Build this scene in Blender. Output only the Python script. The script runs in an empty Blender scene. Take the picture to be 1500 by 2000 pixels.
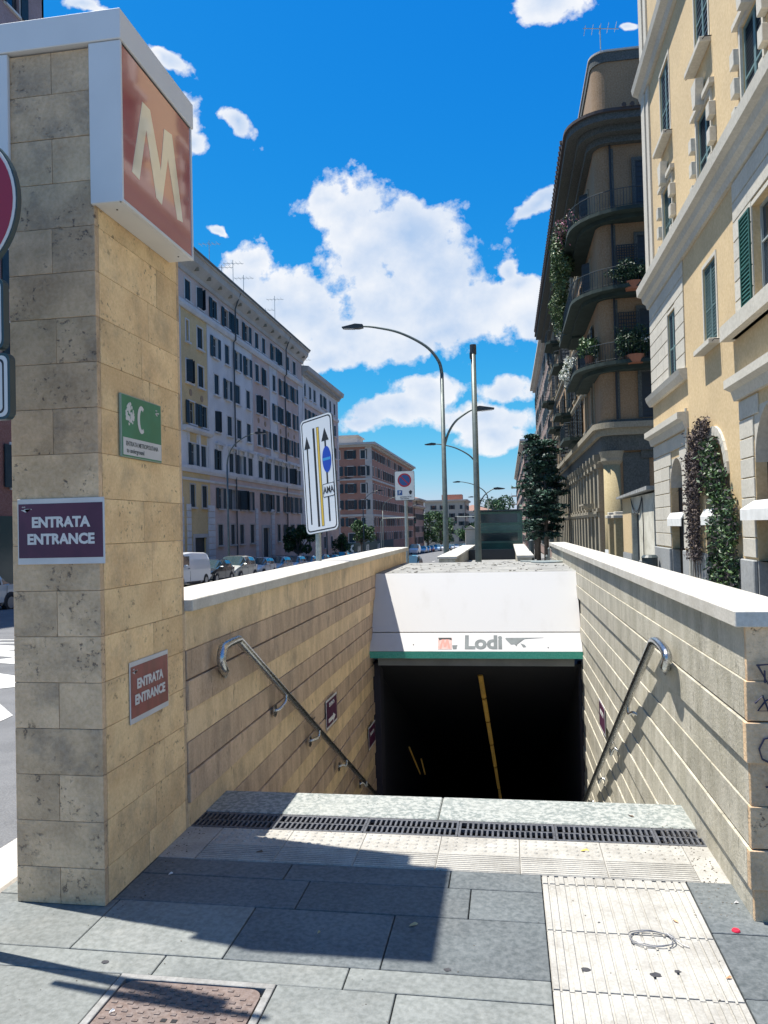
import bpy, math, random
from mathutils import Vector, Matrix, Euler
random.seed(7)
scn = bpy.context.scene
COL = scn.collection
R = math.radians
# ------------------------------------------------------------------ camera
CAM_H = 1.6
def make_camera():
    yaw, pitch, roll = R(9.1), R(1.18), R(1.35)
    fw = Vector((-math.sin(yaw) * math.cos(pitch), math.cos(yaw) * math.cos(pitch), math.sin(pitch)))
    rt = Vector((math.cos(yaw), math.sin(yaw), 0)); up = rt.cross(fw)
    r2 = math.cos(roll) * rt - math.sin(roll) * up
    u2 = math.cos(roll) * up + math.sin(roll) * rt
    m = Matrix((r2, u2, -fw)).transposed().to_4x4(); m.translation = (0, 0, CAM_H)
    cd = bpy.data.cameras.new('camera'); cd.sensor_fit = 'HORIZONTAL'; cd.sensor_width = 36; cd.lens = 36
    cd.clip_start = .05; cd.clip_end = 3000
    c = bpy.data.objects.new('camera', cd); COL.objects.link(c); c.matrix_world = m; scn.camera = c
make_camera()
# ------------------------------------------------------------------ light
SUN_DIR = Vector((-.334, .061, 1)).normalized()
SKY_STRENGTH = .10
sd = bpy.data.lights.new('sun', 'SUN'); sd.energy = 5.0; sd.angle = R(.53); sd.color = (1, .955, .87)
so = bpy.data.objects.new('sun', sd); COL.objects.link(so)
so.rotation_euler = SUN_DIR.to_track_quat('Z', 'Y').to_euler(); so.location = (-10, 2, 40)
scn.view_settings.view_transform = 'Standard'; scn.view_settings.look = 'None'
scn.view_settings.exposure = 0.85; scn.view_settings.gamma = 1; scn.view_settings.use_curve_mapping = False

# cloud banks of the sky: (x/y, z/y, half width, half height, tilt) of the direction
CLOUDS = [(-0.172, 0.362, .062, .058, 0), (-.11, .285, .095, .05, 0), (-0.192, 0.426, 0.066, 0.052, 0), (-0.227, 0.446, 0.028, 0.021, 0), (-0.124, 0.392, 0.065, 0.051, 0.3), (-0.085, 0.335, 0.081, 0.074, 0.5), (-0.026, 0.283, 0.079, 0.057, 0.2), (0.032, 0.263, 0.039, 0.04, 0), (-0.336, 0.361, 0.036, 0.035, 0), (-0.344, 0.333, 0.044, 0.042, 0.2), (-0.28, 0.301, 0.093, 0.052, 0.3), (-0.196, 0.254, 0.104, 0.041, 0), (-0.147, 0.298, 0.082, 0.065, 0), (-0.087, 0.247, 0.107, 0.034, 0), (-0.232, 0.229, 0.042, 0.024, 0), (-0.099, 0.177, 0.05, 0.026, 0), (-0.15, 0.149, 0.089, 0.023, 0), (-0.036, 0.134, 0.072, 0.027, 0), (0.004, 0.176, 0.039, 0.017, 0), (-0.017, 0.108, 0.046, 0.017, 0), (-0.192, 0.137, 0.041, 0.014, 0), (-0.35, 0.55, 0.031, 0.014, 0.8), (0.076, 0.668, 0.051, 0.032, 0.2), (0.046, 0.406, 0.042, 0.013, -0.6), (0.027, 0.316, 0.039, 0.015, 0), (-0.436, 0.562, 0.032, 0.05, -0.3), (-0.457, 0.659, 0.042, 0.012, 0.7), (-0.571, 0.748, 0.043, 0.01, 0.2), (-0.383, 0.414, 0.018, 0.006, 0.5), (0.011, 0.334, 0.02, 0.017, 0), (-0.414, 0.528, 0.019, 0.013, 0), (0.167, 0.623, 0.016, 0.005, 0)]
def make_world():
    w = bpy.data.worlds.new('World'); scn.world = w; w.use_nodes = True
    nt = w.node_tree; nt.nodes.clear(); N = nt.nodes.new; L = nt.links.new
    def math_(op, a, b=None, c=None, clamp=False):
        n = N('ShaderNodeMath'); n.operation = op; n.use_clamp = clamp
        for i, v in enumerate((a, b, c)):
            if v is None: continue
            if isinstance(v, (int, float)): n.inputs[i].default_value = v
            else: L(v, n.inputs[i])
        return n.outputs[0]
    sky = N('ShaderNodeTexSky'); sky.sky_type = 'NISHITA'; sky.sun_disc = False
    sky.sun_elevation = math.asin(SUN_DIR.z); sky.sun_rotation = math.atan2(SUN_DIR.x, SUN_DIR.y)
    sky.air_density = 1.0; sky.dust_density = .35; sky.ozone_density = 2.2
    # the photograph's deep azure: per-channel response of the clear sky
    sc = N('ShaderNodeSeparateColor'); L(sky.outputs[0], sc.inputs[0]); cc = N('ShaderNodeCombineColor')
    for i, (k_, g_) in enumerate(SKY_CURVE): L(math_('MULTIPLY', math_('POWER', math_('MULTIPLY', sc.outputs[i], .1), g_), k_ * 10), cc.inputs[i])
    bg = N('ShaderNodeBackground'); bg.inputs[1].default_value = SKY_STRENGTH; L(cc.outputs[0], bg.inputs[0])
    tc = N('ShaderNodeTexCoord'); sep = N('ShaderNodeSeparateXYZ'); L(tc.outputs['Generated'], sep.inputs[0])
    x, y, z = sep.outputs
    ys = math_('MAXIMUM', y, .05)
    cmb = N('ShaderNodeCombineXYZ'); L(math_('DIVIDE', x, ys), cmb.inputs[0]); L(math_('DIVIDE', z, ys), cmb.inputs[1])
    P = cmb.outputs[0]
    def noise(vec, scale, detail, rough=.5, off=(0, 0, 0), dist=0):
        m = N('ShaderNodeMapping'); L(vec, m.inputs[0]); m.inputs['Location'].default_value = off
        n = N('ShaderNodeTexNoise'); n.inputs['Scale'].default_value = scale; n.inputs['Detail'].default_value = detail
        n.inputs['Roughness'].default_value = rough; n.inputs['Distortion'].default_value = dist; L(m.outputs[0], n.inputs['Vector'])
        return n.outputs[0], n.outputs[1]
    # warp the position so the outlines billow
    _, wc = noise(P, 9, 4, .55)
    vm = N('ShaderNodeVectorMath'); vm.operation = 'MULTIPLY_ADD'; L(wc, vm.inputs[0]); vm.inputs[1].default_value = (.085, .07, 0); vm.inputs[2].default_value = (-.0425, -.035, 0)
    va = N('ShaderNodeVectorMath'); L(P, va.inputs[0]); L(vm.outputs[0], va.inputs[1])
    acc = None
    for (u, v, a, b, t) in CLOUDS:
        mp = N('ShaderNodeMapping'); mp.vector_type = 'TEXTURE'; L(va.outputs[0], mp.inputs[0])
        mp.inputs['Location'].default_value = (u, v, 0); mp.inputs['Rotation'].default_value = (0, 0, -t); mp.inputs['Scale'].default_value = (a, b, 1)
        ln = N('ShaderNodeVectorMath'); ln.operation = 'LENGTH'; L(mp.outputs[0], ln.inputs[0])
        m = math_('SUBTRACT', 1.0, ln.outputs['Value'])
        acc = m if acc is None else math_('SMOOTH_MAX', acc, m, .25)
    gate = math_('MULTIPLY_ADD', y, 5.0, -1.5, clamp=True)          # only ahead, where the banks stand
    n1, _ = noise(P, 11, 12, .62, (3, 1, 0), .1)
    n1b, _ = noise(P, 40, 6, .6, (1, 4, 0), .1)
    dens = math_('ADD', math_('MULTIPLY_ADD', acc, 1.5, .22), math_('MULTIPLY_ADD', n1, 3.4, -1.75))
    dens = math_('ADD', dens, math_('MULTIPLY_ADD', n1b, 1.5, -.78))
    inner = math_('MULTIPLY', math_('MULTIPLY_ADD', dens, 2.0, -.12, clamp=True), gate)
    # out of view: scattered clouds by direction, cover raised for neutral fill light
    g1, _ = noise(tc.outputs['Generated'], 3.2, 9, .6, (5, 2, 7), .1)
    other = math_('MULTIPLY', math_('MULTIPLY_ADD', g1, 7.0, -3.7, clamp=True), math_('SUBTRACT', 1, gate))
    other = math_('MULTIPLY', other, math_('MULTIPLY_ADD', z, 9.0, -.4, clamp=True))
    a = math_('MAXIMUM', inner, other)
    # shading of the cloud body: bright crowns, blue-grey bellies
    s1, _ = noise(P, 7, 6, .55, (9, .12, 2))
    s2, _ = noise(P, 22, 8, .6, (2, 6, 1))
    sh = math_('ADD', math_('MULTIPLY_ADD', s1, 2.6, -.95), math_('MULTIPLY_ADD', s2, .9, -.35), clamp=True)
    thick = math_('MULTIPLY_ADD', acc, -1.1, 1.25, clamp=True)
    sh = math_('MULTIPLY_ADD', sh, .8, math_('MULTIPLY', thick, .42), clamp=True)
    cr = N('ShaderNodeMix'); cr.data_type = 'RGBA'; L(sh, cr.inputs[0]); cr.inputs[6].default_value = (.38, .56, .84, 1); cr.inputs[7].default_value = (.97, .98, 1.0, 1)
    bc = N('ShaderNodeBackground'); bc.inputs[1].default_value = .56; L(cr.outputs[2], bc.inputs[0])
    mx = N('ShaderNodeMixShader'); L(math_('MULTIPLY', a, .96), mx.inputs[0]); L(bg.outputs[0], mx.inputs[1]); L(bc.outputs[0], mx.inputs[2])
    out = N('ShaderNodeOutputWorld'); L(mx.outputs[0], out.inputs[0])
SKY_CURVE = ((1.35, 2.85), (.60, 1.02), (.57, .34))
make_world()

# ------------------------------------------------------------------ materials
MATS = {}
# surfaces whose measured tone is scaled to the exposure the photograph was taken at
SUNLIT = {'basalt_slab', 'basalt_slab_worn', 'tactile_tile', 'granite_step', 'plaster_sunny_yellow', 'stucco_cream', 'travertine_grey_beige', 'pavement_asphalt', 'kerb_travertine', 'road_paint', 'asphalt', 'canopy_roof', 'pale_concrete', 'rusted_iron', 'stucco_soiled', 'column_yellow', 'notice_white', 'letter_white'}
def M(name, c1=(.5, .5, .5), c2=None, scale=4, stretch=(1, 1, 1), rough=.7, metal=0, bump=0, bscale=60, rnd=0, pits=0, pitcol=(.05, .04, .03),
      pscale=30, dirt=None, dscale=1.2, damt=.6, coat=0, detail=8, mid=(.35, .65), spec=.5, alpha=None, trans=0):
    if name in MATS: return MATS[name]
    if name in SUNLIT: c1, c2, dirt = [tuple(v * .76 for v in c) if c else c for c in (c1, c2, dirt)]
    m = bpy.data.materials.new(name); m.use_nodes = True; MATS[name] = m
    nt = m.node_tree; N = nt.nodes.new; L = nt.links.new; b = nt.nodes['Principled BSDF']
    b.inputs['Roughness'].default_value = rough; b.inputs['Metallic'].default_value = metal
    b.inputs['Specular IOR Level'].default_value = spec
    if coat: b.inputs['Coat Weight'].default_value = coat; b.inputs['Coat Roughness'].default_value = .04
    if trans: b.inputs['Transmission Weight'].default_value = trans
    if c2 is None and not rnd and not pits and not dirt and not bump:
        b.inputs['Base Color'].default_value = (*c1, 1); return m
    tc = N('ShaderNodeTexCoord'); oi = N('ShaderNodeObjectInfo')
    off = N('ShaderNodeVectorMath'); off.operation = 'SCALE'; off.inputs[0].default_value = (31, 17, 23); L(oi.outputs['Random'], off.inputs['Scale'])
    ad = N('ShaderNodeVectorMath'); L(tc.outputs['Object'], ad.inputs[0]); L(off.outputs[0], ad.inputs[1])
    mp = N('ShaderNodeMapping'); L(ad.outputs[0], mp.inputs[0]); mp.inputs['Scale'].default_value = stretch
    def noise(vec, s, d=detail, r=.55):
        n = N('ShaderNodeTexNoise'); n.inputs['Scale'].default_value = s; n.inputs['Detail'].default_value = d; n.inputs['Roughness'].default_value = r
        L(vec, n.inputs['Vector']); return n.outputs[0]
    def ramp(v, a, b_):
        n = N('ShaderNodeMapRange'); n.interpolation_type = 'SMOOTHSTEP'; L(v, n.inputs[0]); n.inputs[1].default_value = a; n.inputs[2].default_value = b_; return n.outputs[0]
    def mix(f, a, b_, mode='MIX'):
        n = N('ShaderNodeMix'); n.data_type = 'RGBA'; n.blend_type = mode
        if isinstance(f, (int, float)): n.inputs[0].default_value = f
        else: L(f, n.inputs[0])
        for i, v in ((6, a), (7, b_)):
            if isinstance(v, tuple): n.inputs[i].default_value = (*v, 1)
            else: L(v, n.inputs[i])
        return n.outputs[2]
    col = mix(ramp(noise(mp.outputs[0], scale), *mid), c1, c2 or c1)
    if dirt: col = mix(ramp(noise(ad.outputs[0], dscale, 10, .66), .46, .74), col, mix(damt, col, dirt))
    h = noise(ad.outputs[0], bscale, 6, .6)
    if bump and c2: col = mix(ramp(h, .2, .8), mix(.16, col, (0, 0, 0)), mix(.08, col, (1, 1, 1)))
    if pits:
        m2 = N('ShaderNodeMapping'); L(ad.outputs[0], m2.inputs[0]); m2.inputs['Scale'].default_value = stretch
        pn = noise(m2.outputs[0], pscale, 5, .65); cl = noise(ad.outputs[0], pscale * .14, 3, .5)
        mm = N('ShaderNodeMath'); mm.operation = 'MULTIPLY'; L(ramp(pn, .57, .66), mm.inputs[0]); L(ramp(cl, .44, .60), mm.inputs[1])
        mp2 = N('ShaderNodeMath'); mp2.operation = 'MULTIPLY'; L(mm.outputs[0], mp2.inputs[0]); mp2.inputs[1].default_value = pits
        col = mix(mp2.outputs[0], col, pitcol)
        hh = N('ShaderNodeMath'); hh.operation = 'SUBTRACT'; L(h, hh.inputs[0]); L(mp2.outputs[0], hh.inputs[1]); h = hh.outputs[0]
    if rnd:
        mr = N('ShaderNodeMapRange'); L(oi.outputs['Random'], mr.inputs[0]); mr.inputs[3].default_value = 1 - rnd; mr.inputs[4].default_value = 1 + rnd
        hs = N('ShaderNodeHueSaturation'); L(mr.outputs[0], hs.inputs['Value']); L(col, hs.inputs['Color']); col = hs.outputs[0]
    L(col, b.inputs['Base Color'])
    if bump:
        bm = N('ShaderNodeBump'); bm.inputs['Strength'].default_value = bump; bm.inputs['Distance'].default_value = .01; L(h, bm.inputs['Height']); L(bm.outputs[0], b.inputs['Normal'])
        rr = N('ShaderNodeMapRange'); L(h, rr.inputs[0]); rr.inputs[3].default_value = max(0, rough - .12); rr.inputs[4].default_value = min(1, rough + .12); L(rr.outputs[0], b.inputs['Roughness'])
    return m

# ------------------------------------------------------------------ mesh helpers
class MB:
    """collects geometry; build() links it as ONE object"""
    def __init__(s): s.v = []; s.f = []; s.m = []; s.mi = 0
    def quad(s, *p):
        i = len(s.v); s.v += [tuple(q) for q in p]; s.f.append(tuple(range(i, i + len(p)))); s.m.append(s.mi); return s
    def box(s, x0, x1, y0, y1, z0, z1, c=0):
        if x1 < x0: x0, x1 = x1, x0
        if y1 < y0: y0, y1 = y1, y0
        if z1 < z0: z0, z1 = z1, z0
        i = len(s.v)
        if not c:
            s.v += [(x, y, z) for x in (x0, x1) for y in (y0, y1) for z in (z0, z1)]
            F = [(0, 1, 3, 2), (4, 6, 7, 5), (0, 4, 5, 1), (2, 3, 7, 6), (0, 2, 6, 4), (1, 5, 7, 3)]
            s.f += [tuple(i + k for k in q) for q in F]; s.m += [s.mi] * 6; return s
        X, Y, Z = (x0, x1), (y0, y1), (z0, z1); idx = {}
        for a in (0, 1):
            for b in (0, 1):
                for d in (0, 1):
                    sx, sy, sz = (c if a == 0 else -c), (c if b == 0 else -c), (c if d == 0 else -c)
                    for k in range(3):
                        p = [X[a] + sx, Y[b] + sy, Z[d] + sz]; p[k] = (X, Y, Z)[k][(a, b, d)[k]]
                        idx[(a, b, d, k)] = len(s.v); s.v.append(tuple(p))
        def add(*q): s.f.append(tuple(idx[t] for t in q)); s.m.append(s.mi)
        for a in (0, 1):
            q = [(a, 0, 0, 0), (a, 0, 1, 0), (a, 1, 1, 0), (a, 1, 0, 0)]; add(*(q if a == 0 else q[::-1]))
            q = [(0, a, 0, 1), (1, a, 0, 1), (1, a, 1, 1), (0, a, 1, 1)]; add(*(q if a == 0 else q[::-1]))
            q = [(0, 0, a, 2), (0, 1, a, 2), (1, 1, a, 2), (1, 0, a, 2)]; add(*(q if a == 0 else q[::-1]))
        for a in (0, 1):
            for b in (0, 1):
                q = [(a, b, 0, 0), (a, b, 1, 0), (a, b, 1, 1), (a, b, 0, 1)]; add(*(q if (a ^ b) else q[::-1]))
                q = [(a, 0, b, 0), (a, 1, b, 0), (a, 1, b, 2), (a, 0, b, 2)]; add(*(q[::-1] if (a ^ b) else q))
                q = [(0, a, b, 1), (1, a, b, 1), (1, a, b, 2), (0, a, b, 2)]; add(*(q if (a ^ b) else q[::-1]))
                for d in (0, 1):
                    q = [(a, b, d, 0), (a, b, d, 1), (a, b, d, 2)]; add(*(q if (a ^ b ^ d) else q[::-1]))
        return s
    def prism(s, pts, lo, hi, axis='z'):
        """polygon (2D list) extruded lo..hi along an axis; x: (y,z), y: (x,z), z: (x,y)"""
        def P(p, h): return (h, p[0], p[1]) if axis == 'x' else ((p[0], h, p[1]) if axis == 'y' else (p[0], p[1], h))
        n = len(pts); i = len(s.v); s.v += [P(p, lo) for p in pts] + [P(p, hi) for p in pts]
        s.f.append(tuple(i + k for k in range(n))); s.f.append(tuple(i + n + k for k in range(n - 1, -1, -1)))
        for k in range(n): s.f.append((i + k, i + n + k, i + n + (k + 1) % n, i + (k + 1) % n))
        s.m += [s.mi] * (n + 2); return s
    def tube(s, path, r, n=8, cap=True):
        path = [Vector(p) for p in path]; rs = r if isinstance(r, (list, tuple)) else [r] * len(path); i = len(s.v); pa = None
        for k, p in enumerate(path):
            d = (path[min(k + 1, len(path) - 1)] - path[max(k - 1, 0)]).normalized()
            if pa is None: pa = d.orthogonal().normalized()
            pa = (pa - d * pa.dot(d)).normalized(); pb = d.cross(pa)
            for j in range(n):
                t = 2 * math.pi * j / n; s.v.append(tuple(p + (pa * math.cos(t) + pb * math.sin(t)) * rs[k]))
        for k in range(len(path) - 1):
            for j in range(n):
                a, b = i + k * n + j, i + k * n + (j + 1) % n; s.f.append((a, b, b + n, a + n)); s.m.append(s.mi)
        if cap:
            s.f.append(tuple(i + j for j in range(n - 1, -1, -1))); s.f.append(tuple(i + (len(path) - 1) * n + j for j in range(n))); s.m += [s.mi] * 2
        return s
    def disc(s, c, r, axis='y', n=24, th=.004):
        """a round plate of thickness th around c"""
        pts = [(r * math.cos(2 * math.pi * k / n), r * math.sin(2 * math.pi * k / n)) for k in range(n)]
        cx, cy, cz = c
        if axis == 'y': return s.prism([(cx + a, cz + b) for a, b in pts], cy - th / 2, cy + th / 2, 'y')
        if axis == 'x': return s.prism([(cy + a, cz + b) for a, b in pts], cx - th / 2, cx + th / 2, 'x')
        return s.prism([(cx + a, cy + b) for a, b in pts], cz - th / 2, cz + th / 2, 'z')
    def leaves(s, pts, size, flat=0):
        for p in pts:
            a = Vector((random.gauss(0, 1), random.gauss(0, 1), random.gauss(0, 1) * (1 - flat))).normalized(); b = a.orthogonal().normalized()
            b = Matrix.Rotation(random.random() * 6.28, 3, a) @ b; k = size * random.uniform(.6, 1.3); p = Vector(p)
            s.quad(p - a * k, p + b * k * .45, p + a * k, p - b * k * .45)
        return s
    def mesh(s, name, mats, smooth=False):
        me = bpy.data.meshes.new(name); me.from_pydata(s.v, [], s.f)
        for m in (mats if isinstance(mats, (list, tuple)) else [mats]): me.materials.append(m)
        if any(s.m): me.polygons.foreach_set('material_index', s.m)
        if smooth: me.polygons.foreach_set('use_smooth', [True] * len(s.f))
        me.update(); return me
    def build(s, name, mats, parent=None, loc=(0, 0, 0), smooth=False, fix=False):
        o = bpy.data.objects.new(name, s.mesh(name, mats, smooth)); COL.objects.link(o); o.location = loc
        if fix:
            import bmesh
            bm = bmesh.new(); bm.from_mesh(o.data); bmesh.ops.recalc_face_normals(bm, faces=bm.faces); bm.to_mesh(o.data); bm.free()
        if parent: o.parent = parent
        return o
def put(mesh, name, parent, loc=(0, 0, 0), rz=0, mat=None, scale=None):
    o = bpy.data.objects.new(name, mesh); COL.objects.link(o); o.parent = parent; o.location = loc; o.rotation_euler = (0, 0, rz)
    if scale: o.scale = scale
    if mat: o.material_slots[0].link = 'OBJECT'; o.material_slots[0].material = mat
    return o
def tag(o, label=None, cat=None, group=None, kind=None):
    if label: o['label'] = label
    if cat: o['category'] = cat
    if group: o['group'] = group
    if kind: o['kind'] = kind
    return o
def thing(name, label, cat, loc=(0, 0, 0), rz=0, group=None):
    o = bpy.data.objects.new(name, None); COL.objects.link(o); o.location = loc; o.rotation_euler = (0, 0, rz); o.empty_display_size = .2
    return tag(o, label, cat, group)
def kids(o): return [c for c in ALLCH.get(o.name, [])]
def copy_tree(o, parent=None, mats=None):
    c = o.copy(); COL.objects.link(c); c.parent = parent
    if mats and c.type == 'MESH':
        for sl in c.material_slots:
            if sl.material and sl.material.name in mats:
                nm = mats[sl.material.name]; sl.link = 'OBJECT'; sl.material = nm
    for ch in list(o.children): copy_tree(ch, c, mats)
    return c
def text(body, size, mat, parent, mtx, bold=0, ext=.0006, align='CENTER', sx=1, name='lettering'):
    cu = bpy.data.curves.new('lettering', 'FONT'); cu.body = body; cu.size = size; cu.align_x = align; cu.align_y = 'CENTER'; cu.offset = bold; cu.extrude = ext; cu.resolution_u = 3
    t = bpy.data.objects.new('t', cu); COL.objects.link(t)
    me = bpy.data.meshes.new_from_object(t.evaluated_get(bpy.context.evaluated_depsgraph_get())); bpy.data.objects.remove(t)
    me.name = 'lettering'; me.transform(mtx @ Matrix.Diagonal((sx, 1, 1, 1))); me.materials.clear(); me.materials.append(mat)
    o = bpy.data.objects.new(name, me); COL.objects.link(o)
    if parent: o.parent = parent
    return o
def face_mtx(origin, right, up):
    r = Vector(right).normalized(); u = Vector(up).normalized(); n = r.cross(u)
    m = Matrix((r, u, n)).transposed().to_4x4(); m.translation = origin; return m

ZP = [(-80, -.12), (4, -.12), (26, -1.0), (48, -1.6), (66, -2.1), (86, -2.6), (136, -3.4), (187, -4.3), (280, -6.2), (600, -9), (1500, -9)]
def zg(y):
    for (a, za), (b, zb) in zip(ZP, ZP[1:]):
        if y <= b: return za + (zb - za) * (y - a) / (b - a)
    return ZP[-1][1]
def street_sheet(name, rects, dz, mat, th=0, kind='structure'):
    """sheets following the slope of the street; th > 0 gives them real edges"""
    mb = MB()
    for (x0, x1, y0, y1) in rects:
        ys = [y0] + [a for a, _ in ZP if y0 < a < y1] + [y1]
        for a, b in zip(ys, ys[1:]):
            za, zb = zg(a) + dz, zg(b) + dz
            mb.quad((x0, a, za), (x1, a, za), (x1, b, zb), (x0, b, zb))
            if th:
                mb.quad((x0, a, za - th), (x0, a, za), (x0, b, zb), (x0, b, zb - th)); mb.quad((x1, a, za), (x1, a, za - th), (x1, b, zb - th), (x1, b, zb))
        if th:
            mb.quad((x0, y0, zg(y0) + dz - th), (x1, y0, zg(y0) + dz - th), (x1, y0, zg(y0) + dz), (x0, y0, zg(y0) + dz))
            mb.quad((x1, y1, zg(y1) + dz - th), (x0, y1, zg(y1) + dz - th), (x0, y1, zg(y1) + dz), (x1, y1, zg(y1) + dz))
    o = mb.build(name, mat); tag(o, kind=kind); return o

trav_gold = M('travertine_gold_lit', (.94, .66, .33), (.78, .51, .235), 4.5, rough=.6, bump=.4, bscale=70, rnd=.10, pits=.8, pscale=38, pitcol=(.24, .15, .08), dirt=(.38, .26, .14), dscale=4.0, damt=.6)  # pillar side: bounce light put into a brighter gold of the same stone
trav_grey = M('travertine_weathered_shade', (.74, .51, .295), (.52, .35, .195), 5, rough=.7, bump=.5, bscale=60, rnd=.10, pits=.9, pscale=36, pitcol=(.13, .09, .06), dirt=(.22, .165, .11), dscale=3.6, damt=.8)  # same stone with shade put into a greyer tone, plus real stains and pits
trav_vein = M('travertine_light', (.84, .61, .34), (.66, .47, .25), 7, (1, 1, .28), rough=.6, bump=.35, bscale=60, rnd=.04, pits=.7, pscale=34, pitcol=(.20, .14, .08), dirt=(.30, .21, .12), dscale=3, damt=.7)
trav_dark = M('travertine_brown', (.60, .42, .265), (.42, .285, .175), 8, (1, 1, .25), rough=.65, bump=.4, bscale=60, rnd=.05, pits=.6, pscale=34, pitcol=(.14, .10, .06), dirt=(.18, .14, .10), dscale=2, damt=.5)
trav_sun = M('travertine_grey_beige', (.66, .61, .49), (.48, .44, .33), 7, (1, 1, .25), rough=.65, bump=.4, bscale=60, rnd=.05, pits=.7, pscale=34, pitcol=(.15, .14, .10), dirt=(.34, .31, .24), dscale=3.0, damt=.6)
trav_cap = M('travertine_coping', (.58, .55, .49), (.48, .45, .39), 5, rough=.6, bump=.2, bscale=60, rnd=.04, dirt=(.42, .39, .33), dscale=3, damt=.5)
core_mat = M('mortar_core', (.16, .14, .11), rough=.9)
white_metal = M('white_enamel', (.66, .66, .65), (.63, .63, .62), 3, rough=.38)
black = M('black_paint', (.015, .015, .018), rough=.5)
steel = M('brushed_steel', (.55, .56, .57), (.42, .43, .44), 5, (1, 1, 12), rough=.28, metal=1, bump=.04, bscale=90)
galv = M('galvanised_steel', (.36, .40, .38), (.27, .31, .30), 8, rough=.5, metal=.55, bump=.06, bscale=50)
asphalt = M('asphalt', (.15, .155, .165), (.105, .11, .12), 1.5, rough=.9, bump=.5, bscale=90, dirt=(.08, .08, .085), dscale=.6, damt=.5)
# ================================================================== GROUND
HOLE = (-1.80, .97, 4.56, 14.2)
base_m = M('packed_ground', (.20, .19, .17), (.15, .145, .13), .8, rough=.95, bump=.4, bscale=20)
street_sheet('ground', [(-420, HOLE[0], -80, 1400), (HOLE[1], 420, -80, 1400), (HOLE[0], HOLE[1], -80, HOLE[2]), (HOLE[0], HOLE[1], HOLE[3], 1400)], 0, base_m)
street_sheet('road', [(-19.4, -2.62, -60, 420)], .004, asphalt)
street_sheet('cross_road', [(-60, -24.2, 42, 53.6), (-70, -24.2, 112, 134)], .006, asphalt)
bas = M('basalt_slab', (.108, .130, .136), (.075, .093, .10), 3, rough=.75, bump=.35, bscale=45, rnd=.09, dirt=(.26, .27, .25), dscale=1.6, damt=.35)
bas_pale = M('basalt_slab_worn', (.205, .222, .208), (.145, .162, .155), 4, rough=.8, bump=.35, bscale=45, rnd=.10, dirt=(.36, .36, .32), dscale=2, damt=.5)
pav = M('pavement_asphalt', (.24, .245, .24), (.18, .185, .185), 1.2, rough=.9, bump=.4, bscale=50)
street_sheet('pavement', [(-2.30, -2.06, 4.6, 140), (1.16, 5.2, 3.6, 420), (-2.06, 1.16, 14.3, 140), (3.0, 14, -30, 3.6), (-2.30, 3.0, -30, 1.55)], .12, pav, th=.13)
street_sheet('far_pavement', [(-24.3, -19.4, -30, 111)], .13, pav, th=.14)
street_sheet('paving_bed', [(-2.30, 3.0, 1.55, 3.98), (1.16, 3.0, 3.6, 3.98)][:1], .09, M('bedding_mortar', (.10, .10, .095), rough=.95))
pave = thing('paving', None, None, (0, 0, 0)); tag(pave, kind='structure')
def slab(x0, x1, y0, y1, m=None, top=0):
    g = .0025; w, d = x1 - x0 - 2 * g, y1 - y0 - 2 * g
    MB().box(-w / 2, w / 2, -d / 2, d / 2, -.03, random.uniform(-.0012, .0012), c=.0025).build('paving_slab', m or bas, pave, ((x0 + x1) / 2, (y0 + y1) / 2, top))
ROWS = [(3.43, 3.60, [-1.75, -1.06, -.3, .11], 0), (3.17, 3.43, [-1.75, -.93, -.20, .11], 0), (2.775, 3.17, [-2.3, -1.72, -1.10, -.50, .11], 0),
        (2.64, 2.775, [-2.3, -1.32, -.61, .11], 1), (2.06, 2.64, [-.845, -.42, .11], 1), (2.06, 2.64, [-2.3, -1.43], 1), (1.55, 2.06, [-2.3, -1.5, -.8, -.1, .11], 1),
        (3.17, 3.6, [.74, 1.5, 2.3, 3.0], 0), (2.75, 3.17, [.74, 1.25, 2.1, 3.0], 0), (2.2, 2.75, [.74, 1.45, 2.2, 3.0], 0), (1.55, 2.2, [.74, 1.2, 2.1, 3.0], 0)]
for y0, y1, xs, pale in ROWS:
    for a, b in zip(xs, xs[1:]): slab(a, b, y0, y1, bas_pale if (pale or (b < -1.05 and y1 < 3.2)) else bas)
slab(-2.3, -2.17, 3.17, 3.6, bas_pale); slab(-2.3, -2.17, 3.6, 4.6, bas_pale); slab(-2.17, -1.75, 3.17, 3.98, bas)
# kerb
kerb = thing('kerb', None, None); tag(kerb, kind='structure')
km = M('kerb_travertine', (.66, .63, .57), (.55, .52, .46), 5, rough=.7, bump=.3, bscale=50, rnd=.07)
for k in range(26):
    y = -3 + k * 1.2
    o = MB().box(-.16, .16, -.597, .597, -.25, 0, c=.012).build('kerb_stone', km, kerb, (-2.46, y + .6, zg(y + .6) + .125)); o.rotation_euler = (math.atan((zg(y + 1.2) - zg(y)) / 1.2), 0, 0)
fk = MB()
for k in range(70):
    y = -10 + k * 1.7; fk.prism([(y + .01, zg(y) - .1), (y + 1.69, zg(y + 1.7) - .1), (y + 1.69, zg(y + 1.7) + .145), (y + .01, zg(y) + .145)], -19.5, -19.2, 'x')
tag(fk.build('far_kerb', km, fix=True), kind='structure')
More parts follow.
